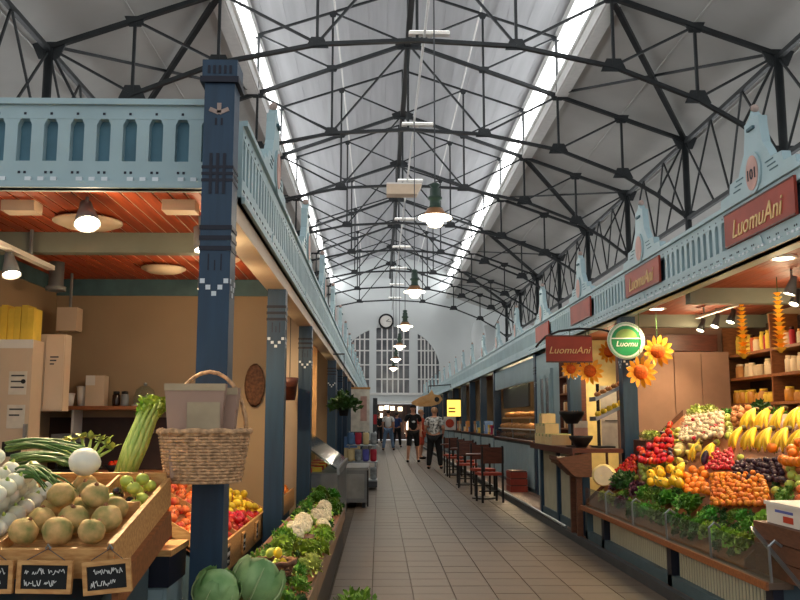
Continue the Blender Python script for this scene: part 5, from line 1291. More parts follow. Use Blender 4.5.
# ---------------------------------------------------------------- signs, bracket, sunflowers
hs = thing('hanging_sign', 'red hanging board with gold lettering on a curved bracket', 'sign', (2.08, 9.5, 1.93))
MB().bx(1.83, 2.34, 9.49, 9.51, 1.94, 2.23).build('board', 'sign_red', hs)
for a in ((1.83, 2.34, 2.22, 2.235), (1.83, 2.34, 1.935, 1.95)): MB().bx(a[0], a[1], 9.485, 9.515, a[2], a[3]).build('edge_strip', 'wood_dark', hs)
m_ = text_mb('LuomuAni', .108, .3, .003); m_.v = [(2.085+p[0], 9.487+p[1], 2.07+p[2]) for p in m_.v]; m_.build('lettering', 'sign_gold', hs)
pts = [(2.68, 9.5, 2.24), (2.45, 9.5, 2.30), (2.2, 9.5, 2.31), (1.98, 9.5, 2.28), (1.83, 9.5, 2.22), (1.74, 9.5, 2.13), (1.72, 9.5, 2.10)]
MB().tube(pts, .012, 6).build('bracket', 'black', hs, True)
for x in (1.9, 2.27): MB().tube([(x, 9.5, 2.23), (x, 9.5, 2.285)], .005, 5).build('hook', 'black', hs)
MB().bx(2.67, 2.685, 9.46, 9.54, 2.14, 2.32).build('wall_plate', 'black', hs)
rs = thing('round_sign', 'round green and white sign on the blue post', 'sign', (2.70, 9.42, 2.17))
MB().lathe([(0,0),(.205,0),(.205,.025),(0,.025)], 32, (0,0,0), 'y').build('disc', 'sign_white', rs, world=False)
MB().lathe([(0,0),(.165,0),(.165,.004),(0,.004)], 32, (0,-.005,0), 'y').build('green_field', 'sign_green', rs, world=False)
for r in (.185, .195): MB().lathe([(r,-.003),(r+.004,-.003),(r+.004,.0),(r,.0),(r,-.003)], 32, (0,0,0), 'y').build('ring', 'sign_green', rs, world=False)
up_ = [(0, -.007, .03)] + [(.12*math.cos(a), -.007, .03+.10*math.sin(a)) for a in [PI*i/12 for i in range(13)]]
MB().prism(up_[1:], (0, -.003, 0)).build('rising_sun', 'carton_green', rs, world=False)
MB().bx(-.165, .165, -.010, -.005, .018, .03).build('band', 'sign_white', rs, world=False)
m_ = text_mb('Luomu', .085, .25, .002); m_.v = [(p[0], -.010+p[1], -.035+p[2]) for p in m_.v]; m_.build('lettering', 'sign_white', rs, world=False)
MB().tube([(.04, .02, 0), (.04, .117, 0)], .02, 8).build('fixing', 'black', rs, world=False)
def sunflower(px, py, Y, r, lab, ztop):
    c = atY(px, py, Y); t = thing('sunflower', lab, 'sunflower', c, 'sunflowers by the round sign')
    for i in range(13):
        a = 2*PI*i/13; mb = MB().leaf((.42*r*math.cos(a), .005*(i % 2), .42*r*math.sin(a)), (math.cos(a), -.15, math.sin(a)), r*.66, r*.36, .3, 0, 3, PI/2 if abs(math.sin(a)) < 2 else 0, .1)
        mb.build('petal', 'petal', t, world=False)
    MB().lathe([(0,-.03),(.25*r,-.028),(.45*r,-.012),(.5*r,.01),(0,.015)], 18, (0,0,0), 'y').build('core', 'flower_core', t, True, world=False)
    MB().tube([(0, .015, 0), (0, .02, ztop-c.z)], .004, 5).build('cord', 'leaf_dark', t, world=False)
sunflower(658, 351, 9.3, .165, 'yellow cloth sunflower highest beside the round green sign', 2.5)
sunflower(641, 372, 9.2, .165, 'yellow cloth sunflower below the round green sign', 2.5)
sunflower(590, 371, 9.57, .145, 'yellow cloth sunflower under the hanging red sign', 2.285)
sunflower(571, 369, 9.56, .11, 'small yellow cloth sunflower half behind the hanging red sign', 2.295)
sunflower(609, 352, 10.9, .14, 'small orange cloth sunflower between the red and green signs', 2.5)
for px, zt, zb_, y, lab in ((742, 2.36, 1.86, 7.85, 'yellow paper garland hanging near the small spot row'), (779, 2.36, 1.86, 7.15, 'yellow paper garland hanging before the top wall shelf')):
    x = atY(px, 320, y).x; t = thing('paper_garland', lab, 'garland', (x, y, zb_))
    for i in range(14):
        z = .0+i*.037; mb = MB()
        for k in range(9): a = k*.7+i*.5; mb.leaf((0,0,z), (math.cos(a), math.sin(a), 1.3), .085-.003*i, .05, .5, 0, 3, 0, .3)
        mb.build('petal_tier', 'petal' if i % 2 else 'yellow_goods', t, world=False)
    MB().tube([(0,0,0), (0,0,2.5-zb_)], .004, 5).build('cord', 'leaf_dark', t, world=False)
# ---------------------------------------------------------------- tiered trays and bowls at the far end of the bank
tr_ = thing('tray_stand', 'black stand with two tilted trays behind the halved squash', 'tray stand', (2.62, 9.85, .068))
MB().tube([(2.50, 9.95, 1.01), (2.50, 9.95, 1.72)], .02, 8).build('pole', 'black', tr_); MB().bx(2.45, 2.64, 9.78, 10.12, 1.002, 1.02).build('foot', 'black', tr_)
for z in (1.30, 1.52):
    MB().prism([(2.42, 9.72, z), (2.78, 9.72, z+.17), (2.78, 9.72, z+.185), (2.42, 9.72, z+.015)], (0, .30, 0)).build('tray', 'steel', tr_)
    MB().prism([(2.42, 9.71, z), (2.78, 9.71, z+.17), (2.78, 9.71, z+.21), (2.42, 9.71, z+.04)], (0, .012, 0)).build('tray_lip', 'steel', tr_)
    MB().bx(2.415, 2.43, 9.72, 10.02, z, z+.05).build('tray_lip', 'steel', tr_)
    for i in range(5):
        for j in range(2):
            x = 2.47+.065*i; put('lemon' if z < 1.4 else 'brown_onion', 'lemon' if z < 1.4 else 'bread_roll', 'yellow lemon on the lower tilted tray' if z < 1.4 else 'brown roll on the upper tilted tray', 'lemon' if z < 1.4 else 'bread roll', 'lemons on the tilted tray' if z < 1.4 else 'rolls on the tilted tray', (x, 9.79+.10*j, z+.015+(x-2.42)*.47+.041), (0, 0, 0), .82)
for x, y, z, s, lab in ((2.27, 9.85, 1.006, 1.0, 'black bowl on the brown table under the tilted trays'), (2.24, 10.15, 1.268, 1.1, 'black bowl of rolls on the wire pedestal')):
    t = thing('black_bowl', lab, 'bowl', (x, y, z)); MB().lathe([(0,0),(.06*s,0),(.13*s,.10*s),(.135*s,.13*s),(.125*s,.13*s),(.06*s,.012),(0,.012)], 18).build('bowl', 'black', t, True, world=False)
    if z > 1.1: MB().tube([(0,0,0),(0,0,-.26)], .015, 8).build('pedestal', 'black', t, world=False); MB().lathe([(0,-.26),(.08,-.26),(.08,-.25),(0,-.245)], 14).build('pedestal_foot', 'black', t, world=False)
    for i in range(5):
        a = i*1.257; put('brown_onion', 'bread_roll', 'brown roll heaped in a black bowl', 'bread roll', 'rolls in the black bowls', (x+.058*s*math.cos(a), y+.058*s*math.sin(a), z+.10*s), (0, 0, a), .80*s)
# brown table, bin of nuts, cartons
bt = thing('brown_table', 'long dark brown sales table with grey side panels', 'table', (2.4, 10.9, .068))
MB().bx(2.12, 2.66, 9.55, 12.2, .955, 1.0).build('top', 'wood_dark', bt); MB().bx(2.10, 2.13, 9.54, 12.21, .93, 1.005).build('edge', 'wood_dark', bt)
for y0, y1 in ((9.75, 10.95), (11.05, 12.15)): MB().bx(2.26, 2.28, y0, y1, .16, .955).build('panel', 'flute_cream', bt)
for y in (9.65, 11.0, 12.12): MB().bx(2.22, 2.30, y-.04, y+.04, .068, .955).build('leg', 'post_blue', bt)
MB().bx(2.24, 2.30, 9.6, 12.2, .068, .16).build('skirt', 'base_teal', bt)
nb = thing('nut_bin', 'brown sloping bin of pale nuts between table and produce bank', 'bin', (2.10, 9.56, .068))
MB().prism([(1.92, 9.50, .90), (2.12, 9.50, .70), (2.30, 9.50, .70), (2.30, 9.50, .96)], (0, .02, 0)).build('side', 'brown_crate', nb); MB().prism([(1.92, 9.92, .90), (2.12, 9.92, .70), (2.20, 9.92, .70), (2.20, 9.92, .92)], (0, .02, 0)).build('side', 'brown_crate', nb)
MB().prism([(1.92, 9.52, .88), (2.12, 9.52, .70), (2.13, 9.52, .72), (1.92, 9.52, .92)], (0, .40, 0)).build('front', 'brown_crate', nb)
MB().bx(1.94, 2.2, 9.52, 9.92, .84, .86).build('floor_board', 'brown_crate', nb); MB().bx(2.14, 2.2, 9.55, 9.60, .068, .70).build('leg', 'brown_crate', nb); MB().bx(2.14, 2.2, 9.85, 9.90, .068, .70).build('leg', 'brown_crate', nb)
nt_ = MB(); rr = random.Random(9)
for i in range(260): nt_.ell((rr.uniform(1.95, 2.18), rr.uniform(9.54, 9.90), .868+rr.uniform(0, .03)), rr.uniform(.009, .014), 6, 4)
tag(nt_.build('pale_nuts', 'garlic', smooth=True), 'loose pale nuts heaped in the brown bin', 'nuts', kind='stuff')
cm1 = MB().bx(-.09, .09, -.11, .11, 0, .13).mesh('box', 'carton_cream'); cm2 = MB().bx(-.093, .093, -.02, .02, .10, .132).mesh('tape', 'carton_green')
for (x, y, z, lab) in [(2.235, 11.0+.24*i, 1.002, 'cream carton in the bottom row on the brown table') for i in range(5)] + [(2.44, 11.12+.24*i, 1.002, 'cream carton in the rear row on the brown table') for i in range(4)] + [(2.25, 11.5+.24*i, 1.136, 'cream carton in the upper row on the brown table') for i in range(3)] + [(2.26, 11.75, 1.270, 'topmost cream carton of the pile on the brown table')]:
    t = thing('carton', lab, 'carton', (x, y, z), 'cartons on the brown table'); inst('box', cm1, t); inst('tape', cm2, t)
t = thing('pink_carton', 'tall pale pink carton beside the black bowl on the table', 'carton', (2.42, 10.55, 1.001)); MB().bx(-.08,.08,-.08,.08,0,.30).build('box', 'plate_pink', t, world=False); MB().bx(-.08,.08,-.083,-.08,.22,.30).build('flap', 'paper', t, world=False)
# white notice board seen behind the table
nbd = thing('notice_board', 'white notice board standing behind the tilted trays', 'board', (3.1, 11.2, .068)); MB().bx(2.85, 3.35, 11.2, 11.22, .95, 1.75).build('sheet', 'paper', nbd)
for x in (2.9, 3.28): MB().bx(x, x+.03, 11.22, 11.24, .068, 1.75).build('leg', 'wood_dark', nbd)
MB().bx(2.9, 3.3, 11.195, 11.2, 1.45, 1.47).build('print_line', 'dark_grey', nbd); MB().bx(2.9, 3.2, 11.195, 11.2, 1.30, 1.31).build('print_line', 'dark_grey', nbd)
for y in (11.0, 12.0): spot_lamp(3.3, y, 2.50, 'added fill spot lamp in the stall behind the hanging red sign', (-.2, .3, -1), .05, .12, SPOT_W*2.2, 'added fill spots behind the red sign')  # both lamps added to light up the stall behind the sign
struct('wall_stall_divider_yellow', MB().bx(2.84, 4.42, 12.95, 13.02, .068, 2.5), 'squash')
js = thing('jar_rack', 'narrow open rack of jars behind the blue post of the red sign', 'rack', (2.8, 12.65, .068))
for z in (.95, 1.2, 1.45, 1.7, 1.95): MB().bx(2.68, 2.95, 12.42, 12.92, z-.02, z).build('shelf_board', 'wood_red', js)
for y in (12.40, 12.92): MB().bx(2.68, 2.95, y, y+.02, .068, 2.2).build('upright', 'wood_dark', js)
for z in (.95, 1.2, 1.45, 1.7, 1.95):
    for i in range(4):
        t = thing('rack_jar', 'jar in the narrow open rack behind the blue post', 'jar', (2.76, 12.48+.115*i, z+.001), 'jars in the narrow rack'); key = ('rk', i % 2)
        if key not in jl: jl[key] = (MB().lathe([(0,0),(.045,0),(.048,.01),(.048,.11),(.035,.13),(0,.13)], 10).mesh('body', 'jar_cream' if i % 2 else 'bread', True), MB().lathe([(.037,.125),(.037,.15),(0,.15)], 10).mesh('lid', 'wood_dark', True))
        inst('body', jl[key][0], t); inst('lid', jl[key][1], t)
# ================================================================ right row beyond the red sign
struct('wall_cabin_front', MB().bx(2.70, 2.76, 13.04, 14.92, .068, 2.40), 'cabin_panel')
dr = struct('door_2', MB().bx(2.66, 2.70, 13.5, 14.4, .07, 2.12), 'cabin_panel', 'pale grey-blue stall door with two narrow windows')
for y in (13.6, 14.02): MB().bx(2.652, 2.66, y, y+.28, 1.0, 1.98).build('pane', 'window_dark', dr)
for y in (13.56, 13.89, 13.99, 14.31): MB().bx(2.645, 2.66, y, y+.03, .95, 2.03).build('frame_strip', 'pale_blue', dr)
MB().bx(2.63, 2.66, 14.33, 14.36, 1.0, 1.12).build('door_handle', 'steel', dr)
for y in (20.4, 25.8, 31.2, 36.6, 42, 47.4, 52.8): struct('wall_stall_divider_produce', MB().bx(2.84, 4.42, y, y+.06, .068, 2.5), 'stall_wall')
struct('trim_9', MB().bx(2.70, 2.76, 15.1, 20.3, 2.0, 2.40), 'cabin_panel')
bd = thing('dark_screen', 'large dark menu screen hung over the bread counter', 'screen', (2.9, 18.3, 1.58)); MB().bx(2.86, 2.90, 16.7, 20.1, 1.58, 2.02).build('panel', 'black', bd)
for y in (17.0, 19.6): MB().bx(2.87, 2.89, y, y+.03, 2.02, 2.5).build('hanger', 'dark_grey', bd)
def counter(name, y0, y1, label, front='base_teal', z=.95, case=False):
    t = thing(name, label, 'counter', (2.9, (y0+y1)/2, .068), 'sales counters of the far stalls')
    MB().bx(2.68, 3.2, y0, y1, .068, z-.03).build('body', front, t); MB().bx(2.64, 3.22, y0, y1, z-.03, z).build('top', 'wood_dark', t)
    n = max(1, int((y1-y0)/.6))
    for i in range(n): MB().bx(2.665, 2.68, y0+(y1-y0)*i/n+.02, y0+(y1-y0)*(i+1)/n-.02, .14, z-.08).build('panel', 'cabin_panel', t)
    if case:
        MB().bx(2.70, 2.706, y0+.02, y1-.02, z, z+.14).build('glass_pane', 'glass', t); MB().bx(2.86, 3.1, y0+.02, y1-.02, z+.40, z+.43).build('top_shelf', 'wood', t)
        for y in (y0+.02, (y0+y1)/2, y1-.05): MB().bx(2.70, 2.72, y, y+.02, z, z+.15).build('case_post', 'steel', t)
        MB().bx(2.76, 3.08, y0+.05, y1-.05, z+.18, z+.195).build('case_shelf', 'white_plastic', t)
        for y in (y0+.06, (y0+y1)/2+.05, y1-.08): MB().bx(3.06, 3.08, y, y+.02, z, z+.42).build('case_post', 'steel', t)
    return t
counter('bread_counter', 15.15, 20.3, 'glass-fronted bread counter under the dark screen', case=True)
brd = [MB().ell((0,0,.047), (.064, .062, .042), 12, 8, .08, 2, i).mesh('bread', 'bread', True) for i in range(2)]
rr = random.Random(21)
for z in (.951, 1.146, 1.381):
    for i in range(30):
        for x in ((2.835, 2.985) if z < 1.3 else (2.95,)):
            o = inst('bread_loaf', brd[rr.randrange(2)], None, (x, 15.32+.165*i, z), (0, 0, rr.uniform(-.6, .6)), (rr.uniform(.85, 1.0), rr.uniform(.85, 1.05), rr.uniform(1.0, 1.4))); tag(o, 'brown loaf on the top shelf of the bread counter' if z > 1.3 else 'brown loaf in the upper tier of the bread counter' if z > 1 else 'brown loaf in the lower tier of the bread counter', 'bread', 'loaves in the bread counter')
for y in (15.6, 16.8, 18.0, 19.2):
    l = spot_lamp(2.95, y, 2.50, 'spot lamp over the bread counter', (-.2, -.2, -1), .05, .12, SPOT_W*2.6, 'spots over the bread counter')
crt = thing('red_crate', 'dark red crate on the plinth before the bread counter', 'crate', (2.45, 15.7, .07)); 
for z in (0, .12, .24): MB().bx(-.15, .15, -.25, .25, z, z+.10).build('slat_band', 'sign_red', crt, world=False)
MB().bx(-.14, .14, -.24, .24, 0, .36).build('inner', 'wood_dark', crt, world=False)
y = 20.52; k = 0
goods = [('goods_box', 'carton_cream', 'cream'), ('goods_box', 'red_goods', 'red'), ('goods_box', 'yellow_goods', 'yellow'), ('goods_box', 'blue_goods', 'blue'), ('goods_box', 'bread', 'tan')]
gm = {}
while y < 55:
    y1 = y+2.36; counter('stall_counter', y, y1, 'plain panelled counter in the stalls between bread counter and end wall', z=.98)
    n = 7 if y < 34 else 4
    for i in range(n):
        nm, m_, cn_ = goods[(i*3+k) % 5]; w_, d_, h_ = rr.choice((.16, .22)), rr.choice((.18, .26)), rr.choice((.14, .22, .32))
        key = (w_, d_, h_, m_)
        if key not in gm: gm[key] = (MB().bx(-w_/2, w_/2, -d_/2, d_/2, 0, h_).mesh('box', m_), MB().bx(-w_/2-.003, -w_/2, -d_*.35, d_*.35, h_*.2, h_*.7).mesh('front_label', 'paper'))
        t = thing(nm, cn_+' goods box on a plain counter beyond the bread stall', 'box', (2.82+.1*(i % 2), y+.25+(2.0/n)*i*1.05, .981), cn_+' goods boxes on the far counters'); inst('box', gm[key][0], t); inst('front_label', gm[key][1], t)
    if k % 2 == 0 and y < 40: spot_lamp(2.98, y+1.2, 2.50, 'spot lamp over a plain counter beyond the bread stall', (-.1, 0, -1), .05, .12, SPOT_W*2, 'spots over the far counters')
    y += 2.7; k += 1
# lit poster, round red sign, fish sign of the far stalls
ps = thing('lit_poster', 'glowing yellow poster in a dark frame on the far stalls', 'poster', (2.58, 31.0, 1.40)); MB().bx(2.35, 2.95, 31.0, 31.06, 1.40, 2.10).build('frame', 'black', ps)
MB().bx(2.41, 2.89, 30.985, 31.0, 1.46, 2.04).build('sheet', 'poster_glow', ps); MB().bx(2.62, 2.68, 31.0, 31.06, 2.1, 2.445).build('hanger', 'black', ps)
for z in (1.6, 1.72): MB().bx(2.46, 2.70, 30.98, 30.985, z, z+.05).build('print', 'red_goods', ps)
sp = thing('stop_sign', 'white board with a round red mark under the glowing poster', 'sign', (2.62, 30.6, .99)); MB().bx(2.26, 2.68, 30.6, 30.63, .99, 1.45).build('board', 'white_plastic', sp); MB().lathe([(0,0),(.15,0),(.15,.01),(0,.01)], 20, (2.47, 30.59, 1.22), 'y').build('red_mark', 'red_goods', sp)
fs = thing('fish_sign', 'flat wooden fish sign hung over the aisle from the far fascia', 'sign', (1.75, 31.0, 1.98))
MB().prism([(-.55, 0, .02), (-.3, 0, .16), (0, 0, .26), (.12, 0, .42), (.2, 0, .26), (.42, 0, .22), (.5, 0, .08), (.38, 0, -.08), (.1, 0, -.16), (-.3, 0, -.18), (-.55, 0, -.12), (-.62, 0, -.04)], (0, .04, 0)).build('fish', 'fish_tan', fs, world=False)
MB().lathe([(0,0),(.09,0),(.09,.01),(0,.01)], 14, (.3,-.01,.08), 'y').build('eye', 'black', fs, world=False); MB().prism([(-.4, -.01, -.06), (0, -.01, .04), (.1, -.01, -.02), (-.3, -.01, -.13)], (0, .01, 0)).build('fin', 'wood', fs, world=False)
MB().tube([(0, .02, .3), (0, .02, .55), (.80, .02, .60), (.80, .02, .50)], .02, 6).build('bracket', 'black', fs, world=False)
# ---------------------------------------------------------------- cafe tables and chairs on the plinth edge
def bistro(x, y, lab):
    t = thing('bistro_table', lab, 'table', (x, y, 0 if x < 2.0 else .068)); z0 = .0
    MB().lathe([(0,.72),(.30,.72),(.31,.735),(.30,.75),(0,.75)], 20).build('top', 'wood_dark', t, True, world=False); MB().tube([(0,0,.03),(0,0,.72)], .025, 8).build('stem', 'black', t, world=False); MB().lathe([(0,0),(.2,0),(.2,.02),(.04,.05),(0,.05)], 16).build('base', 'black', t, world=False)
ch0 = None
def chair(x, y, rz, lab):
    global ch0
    if ch0 is None:
        t = thing('cafe_chair', lab, 'chair', (x, y, 0), 'cafe chairs beside the plinth', rz)
        MB().bx(-.19,.19,-.19,.19,.43,.47).build('seat', 'sign_red', t, world=False); MB().bx(-.19,.19,.17,.195,.62,.88).build('backrest', 'wood_dark', t, world=False)
        for sx in (-1, 1):
            MB().bar((sx*.17,-.17,0),(sx*.17,-.17,.43),.03).build('leg', 'black', t, world=False); MB().bar((sx*.17,.19,0),(sx*.17,.18,.9),.03).build('leg', 'black', t, world=False)
        MB().bx(-.17,.17,-.02,.01,.16,.18).build('stretcher', 'black', t, world=False); ch0 = t; return t
    c = copy_tree(ch0); c.location = (x, y, 0); c.rotation_euler = (0,0,rz); c['label'] = lab; return c
bistro(1.78, 15.0, 'round dark bistro table before the red crate'); bistro(1.78, 18.2, 'round dark bistro table beyond the red crate'); bistro(1.80, 21.4, 'round dark bistro table next to the far counters')
for x, y, rz, lab in ((1.80, 14.4, 3.3, 'dark red cafe chair on the camera side of the first bistro table'.replace('camera', 'produce')), (1.84, 15.65, .1, 'dark red cafe chair between first and second bistro table'), (1.76, 17.5, 3.0, 'dark red cafe chair before the second bistro table'), (1.85, 18.9, -.1, 'dark red cafe chair beyond the second bistro table'), (1.80, 20.7, 3.2, 'dark red cafe chair before the third bistro table'), (1.84, 22.1, .1, 'dark red cafe chair beyond the third bistro table')): chair(x, y, rz, lab)

# ================================================================ left side further down the aisle
gc_ = thing('glass_counter', 'glass-topped fish counter between the posts', 'counter', (-.75, 11.3, 0)); MB().bx(-1.4, -.46, 9.9, 12.6, .05, .72).build('body', 'cooler_grey', gc_)
MB().prism([(-.46, 9.9, .72), (-.47, 9.9, .78), (-.95, 9.9, 1.12), (-.95, 9.9, 1.10), (-.48, 9.9, .76)], (0, 2.7, 0)).build('sloping_glass', 'glass_smoke', gc_); MB().bx(-1.4, -.95, 9.9, 12.6, .98, 1.12).build('top_shelf', 'steel', gc_); MB().bx(-.47, -.44, 9.9, 12.6, .70, .78).build('front_rail', 'steel', gc_)
for i in range(14):
    m_, nm_ = (('red_goods', 'red'), ('yellow_goods', 'yellow'), ('bread', 'tan'), ('tomato', 'bright red'))[i % 4]
    tag(MB().bx(-.90+.1*(i % 2), -.76+.1*(i % 2), 10.0+.18*i, 10.14+.18*i, .722, .77).build('food_tray', m_), nm_+' food tray inside the glass-topped counter', 'food tray', 'food trays in the glass-topped counter')
for i, (y, m_, lab) in enumerate(((10.2, 'tomato', 'bright red lamp shade pot on the glass-topped counter'), (11.0, 'red_goods', 'red flower pot on the glass-topped counter'), (11.8, 'yellow_goods', 'yellow pot on the glass-topped counter'))):
    t = thing('counter_pot', lab, 'pot', (-1.1, y, 1.121)); MB().lathe([(0,0),(.06,0),(.09,.16),(.08,.16),(.05,.02),(0,.02)], 14).build('pot', m_, t, True, world=False); inst('foliage', TEMPL['dill'][0][0], t, (0,0,.14), (0,0,i), (.8,)*3)
cl = thing('grey_cooler', 'low grey metal cooler box standing out into the aisle', 'cooler', (-.43, 14.0, 0))
MB().bx(-.40, .25, -.55, .9, .08, .56).build('body', 'cooler_grey', cl, world=False); MB().bx(-.42, .27, -.57, .92, .56, .60).build('lid', 'mid_grey', cl, world=False); MB().bx(.25, .275, -.56, -.50, .02, .58).build('corner_strip', 'black', cl, world=False)
MB().bx(-.36, .21, -.565, -.55, .14, .50).build('front_panel', 'mid_grey', cl, world=False)
for x in (-.36, .18):
    for y in (-.5, .8): MB().bx(x, x+.05, y, y+.05, 0, .08).build('foot', 'black', cl, world=False)
potted(-.56, 13.9, 1.38, .09, .13, 'parsley', 'hanging fern in a dark pot beside the blue post', 'pot_dark', 2.6)
pf = [o for o in bpy.data.objects if o.get('label', '').startswith('hanging fern')][0]
MB().tube([(0,0,.1), (0,0,.98)], .006, 5).build('hanger', 'dark_grey', pf, world=False); MB().bar((0,0,.98), (-.24,.6,1.02), .02).build('hook_arm', 'dark_grey', pf, world=False)
tag(MB().bx(-.895, -.845, 15.4, 17.8, .05, 2.30).build('side_screen', 'post_blue'), 'tall dark blue screen panel between two posts beyond the hanging fern', 'screen')
# display rack with flower-printed bags
rk = thing('bag_rack', 'rack of flower-printed bags beyond the grey cooler', 'rack', (-.33, 17.2, 0))
MB().bx(-.30, .30, -.3, .5, .05, .16).build('base', 'dark_grey', rk, world=False)
for x in (-.26, .26): MB().bx(x-.015, x+.015, .4, .43, .1, 1.1).build('upright', 'steel', rk, world=False)
for z in (.16, .5, .82): MB().bx(-.3, .3, -.28+.25*z, .45, z, z+.02).build('shelf', 'steel', rk, world=False)
rr = random.Random(33)
for z, n in ((.181, 4), (.521, 4), (.841, 4)):
    for i in range(n):
        m_, nm_ = (('grey_bag', 'grey'), ('blue_goods', 'blue'), ('red_goods', 'red'), ('carton_cream', 'cream'))[(i+int(z*7)) % 4] if z > .3 else ('grey_bag', 'grey')
        o = MB().ell((0,0,.125), (.068,.085,.125), 10, 8, .12, 3, i, 0, 8, lambda p: Vector((max(-.062,min(.062,p.x*1.35)), max(-.07,min(.07,p.y*1.3)), max(-.125,min(.11,p.z*1.2))))).build('printed_bag', m_, None, True, world=False); o.location = (-.33-.225+.15*i, 17.1+.25*z, z); tag(o, nm_+' printed bag on the rack beyond the grey cooler', 'bag', 'bags on the rack')
pb = thing('poster_board', 'pale poster board standing on the left before the end wall', 'poster board', (-.55, 25.0, 0)); MB().bx(-.3, .28, 0, .04, 1.0, 2.2).build('sheet', 'paper', pb, world=False); MB().bx(-.32, .30, -.01, .05, 2.2, 2.26).build('top_edge', 'wood', pb, world=False); MB().bx(.02, .2, -.01, 0, 1.3, 2.0).build('printed_figure', 'plate_pink', pb, world=False)
for x in (-.3, .25): MB().bx(x, x+.03, .01, .04, 0, 1.0).build('leg', 'dark_grey', pb, world=False)
pv = thing('narrow_banner', 'narrow dark banner with red print beside the poster board', 'banner', (-.12, 27.0, 0)); MB().bx(-.07, .07, 0, .03, .9, 2.0).build('cloth', 'dark_grey', pv, world=False); MB().bx(-.05, .05, -.01, 0, 1.2, 1.5).build('print', 'red_goods', pv, world=False); MB().bx(-.01, .01, .03, .05, 0, 2.0).build('pole', 'black', pv, world=False)
for y, x, lab in ((19.5, -.62, 'stack of coloured cartons between the rack and poster board'), (21.5, -.6, 'second stack of coloured cartons before the poster board')):
    for i in range(4):
        m_ = ('red_goods', 'yellow_goods', 'carton_cream', 'blue_goods')[i]; tag(MB().bx(x-.14, x+.14, y-.2, y+.2, .001+.24*i, .235+.24*i).build('stacked_carton', m_), ('red', 'yellow', 'cream', 'blue')[i]+' carton in the '+lab, 'carton')
for y in (14.0, 16.7, 22.2, 27.6): spot_lamp(-1.3, y, 2.50, 'spot lamp in the stalls behind the row of blue posts', (.3, 0, -1), .05, .12, SPOT_W*1.2, 'spots of the far basket-side stalls')
for k in range(4, 17):
    y = 4.26+PITCHL*k
    ct = thing('row_counter', 'plain counter behind the row of blue posts on the basket side', 'counter', (-1.15, y+1.2, 0), 'plain counters on the basket side'); MB().bx(-1.45, -.92, y+.2, y+2.55, .05, .92).build('body', 'base_teal', ct); MB().bx(-1.47, -.91, y+.19, y+2.56, .92, .95).build('top', 'wood_red', ct)

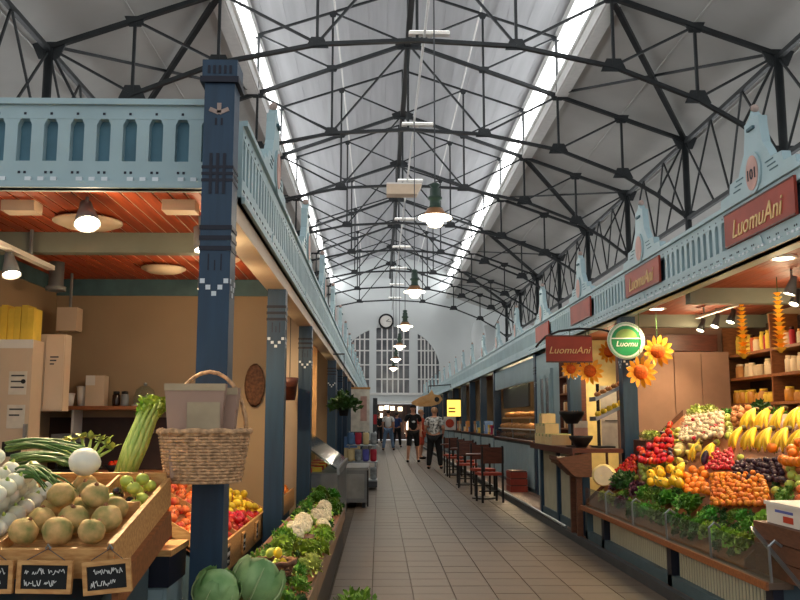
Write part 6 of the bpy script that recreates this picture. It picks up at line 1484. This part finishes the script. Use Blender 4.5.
# ================================================================ people
def skin_mesh(name, verts, edges, radii, mat, sub=2, root=0):
    me = bpy.data.meshes.new(name); me.from_pydata(verts, edges, []); ob = bpy.data.objects.new(name, me); C.objects.link(ob)
    md = ob.modifiers.new('skin', 'SKIN'); md.use_smooth_shade = True
    for i, v in enumerate(me.skin_vertices[0].data):
        r = radii[i]; v.radius = (r, r) if not isinstance(r, tuple) else r; v.use_root = (i == root)
    sm = ob.modifiers.new('sub', 'SUBSURF'); sm.levels = sub; sm.render_levels = sub
    dg = bpy.context.evaluated_depsgraph_get(); dg.update(); m2 = bpy.data.meshes.new_from_object(ob.evaluated_get(dg)); m2.name = name
    m2.materials.clear(); m2.materials.append(MATS[mat]); bpy.data.objects.remove(ob); bpy.data.meshes.remove(me); return m2
def person(x, y, rz, H, label, top, bottom, hair, short_sleeve=True, shorts=False, stance=.10, arm=0.0, extra=None, cap_=False, build_=1.0):
    t = thing('person', label, 'person', (x, y, 0), 'people in the aisle', rz); s = H/1.78; b = build_
    hip = .93*s; kn = .50*s; an = .08*s; shz = 1.45*s; st = stance
    V = [(0,0,.97*s), (0,0,1.12*s), (0,-.01,1.30*s), (0,0,1.44*s), (0,-.01,1.53*s), (0,-.02,1.62*s), (0,-.025,1.70*s), (0,-.02,1.765*s)]
    E = [(0,1),(1,2),(2,3),(3,4),(4,5),(5,6),(6,7)]; Rr = [.13*b,.13*b,.145*b,.09*b,.052,.072,.085,.05]
    for sx in (-1, 1):
        i = len(V); V += [(sx*.10*s,0,hip), (sx*(.10+st*.4)*s,-.015+sx*.03,kn), (sx*(.11+st*.6)*s,.02+sx*.05,an), (sx*(.12+st*.6)*s,-.13+sx*.05,.03)]; Rr += [.10*b,.065*b,.042,.032]
        E += [(0,i),(i,i+1),(i+1,i+2),(i+2,i+3)]
        j = len(V); V += [(sx*.19*s*b,0,shz-.02), (sx*.25*s*b,.02-arm*.02,1.17*s), (sx*(.24-arm*.06)*s*b,-.06-arm*.16,.95*s+arm*.12), (sx*(.23-arm*.08)*s*b,-.08-arm*.20,.86*s+arm*.14)]; Rr += [.062*b,.042,.033,.030]
        E += [(3,j),(j,j+1),(j+1,j+2),(j+2,j+3)]
        # fingers and thumb
        for q in range(4): V.append((V[j+3][0]+(q-1.5)*.011, V[j+3][1]-.03-.004*abs(q-1.5), V[j+3][2]-.075+.004*abs(q-1.5))); Rr.append(.008); E.append((j+3, len(V)-1))
        V.append((V[j+3][0]-sx*.03, V[j+3][1]-.04, V[j+3][2]-.03)); Rr.append(.009); E.append((j+3, len(V)-1))
    inst('body', skin_mesh('body', V, E, Rr, 'skin'), t)
    # face: nose, eyes, ears
    fz = 1.68*s
    MB().ell((0,-.112,fz-.02), (.012,.016,.02), 8, 6).build('nose', 'skin', t, True, world=False)
    for sx in (-1, 1):
        MB().ell((sx*.03,-.098,fz+.005), (.011,.008,.007), 8, 6).build('eye', 'hair_dark', t, world=False); MB().ell((sx*.083,-.02,fz-.005), (.012,.02,.03), 8, 6).build('ear', 'skin', t, True, world=False)
    MB().ell((0,-.095,fz-.065), (.022,.008,.006), 8, 6).build('mouth', 'cloth_red', t, world=False)
    MB().ell((0,.012,1.715*s), (.094,.10,.085), 14, 10, .06, 3).build('hair', hair, t, True, world=False)
    if cap_: MB().ell((0,-.01,1.745*s), (.098,.108,.062), 14, 8).build('cap', 'cloth_black', t, True, world=False); MB().ell((0,-.13,1.73*s), (.07,.06,.012), 12, 6).build('cap_peak', 'cloth_black', t, True, world=False)
    # shirt
    SV = [(0,0,.95*s),(0,0,1.12*s),(0,-.01,1.30*s),(0,0,1.44*s)]; SE = [(0,1),(1,2),(2,3)]; SR = [.155*b,.150*b,.165*b,.095*b]
    for sx in (-1, 1):
        j = len(SV); SV += [(sx*.19*s*b,0,shz-.02), (sx*.235*s*b,.012,1.25*s)]; SR += [.082*b,.068*b]; SE += [(3,j),(j,j+1)]
    inst('shirt', skin_mesh('shirt', SV, SE, SR, top), t)
    PV = [(0,0,1.0*s)]; PE = []; PR = [.148*b]
    for sx in (-1, 1):
        j = len(PV); PV += [(sx*.10*s,0,hip-.02), (sx*(.10+st*.4)*s,-.015+sx*.03,kn-.03)]; PR += [.115*b,.085*b]; PE += [(0,j),(j,j+1)]
        if not shorts: PV.append((sx*(.11+st*.6)*s,.02+sx*.05,an)); PR.append(.066); PE.append((j+1,j+2))
        MB().ell((sx*(.12+st*.6)*s,-.07+sx*.05,.04), (.045,.13,.042), 12, 8).build('shoe', 'cloth_black', t, True, world=False)
    inst('trousers', skin_mesh('trousers', PV, PE, PR, bottom), t)
    if extra: extra(t, s)
    return t
def chest_print(t, s): MB().ell((0,-.163,1.26*s), (.06,.012,.035), 10, 6).build('chest_print', 'cloth_white', t, True, world=False)
def back_print(t, s): MB().ell((0,.155,1.18*s), (.14,.014,.16), 14, 8).build('back_print', 'cloth_pattern', t, True, world=False)
person(1.09, 28.2, .1, 1.80, 'person in black shirt with white chest print and black shorts, facing the stalls entrance', 'cloth_black', 'cloth_black', 'hair_dark', shorts=True, extra=chest_print, cap_=True)
person(1.53, 24.2, 2.9, 1.66, 'person in black trousers and white patterned top seen from behind', 'cloth_pattern', 'cloth_black', 'hair_blond', extra=None, build_=1.1, arm=.6)
person(.42, 39.5, 3.0, 1.78, 'person in white shirt and pale jeans walking to the end door', 'cloth_white', 'denim', 'hair_dark', stance=.18)
person(.90, 44.0, 2.8, 1.72, 'person in blue top and dark trousers near the end door', 'cloth_blue', 'cloth_black', 'hair_dark')
person(1.46, 30.6, 1.2, 1.68, 'person in red clothes half hidden behind the black shirt', 'cloth_red', 'cloth_red', 'hair_blond', shorts=True)
person(.0, 52.0, .4, 1.75, 'person in dark clothes standing by the end door', 'cloth_black', 'cloth_black', 'hair_dark')
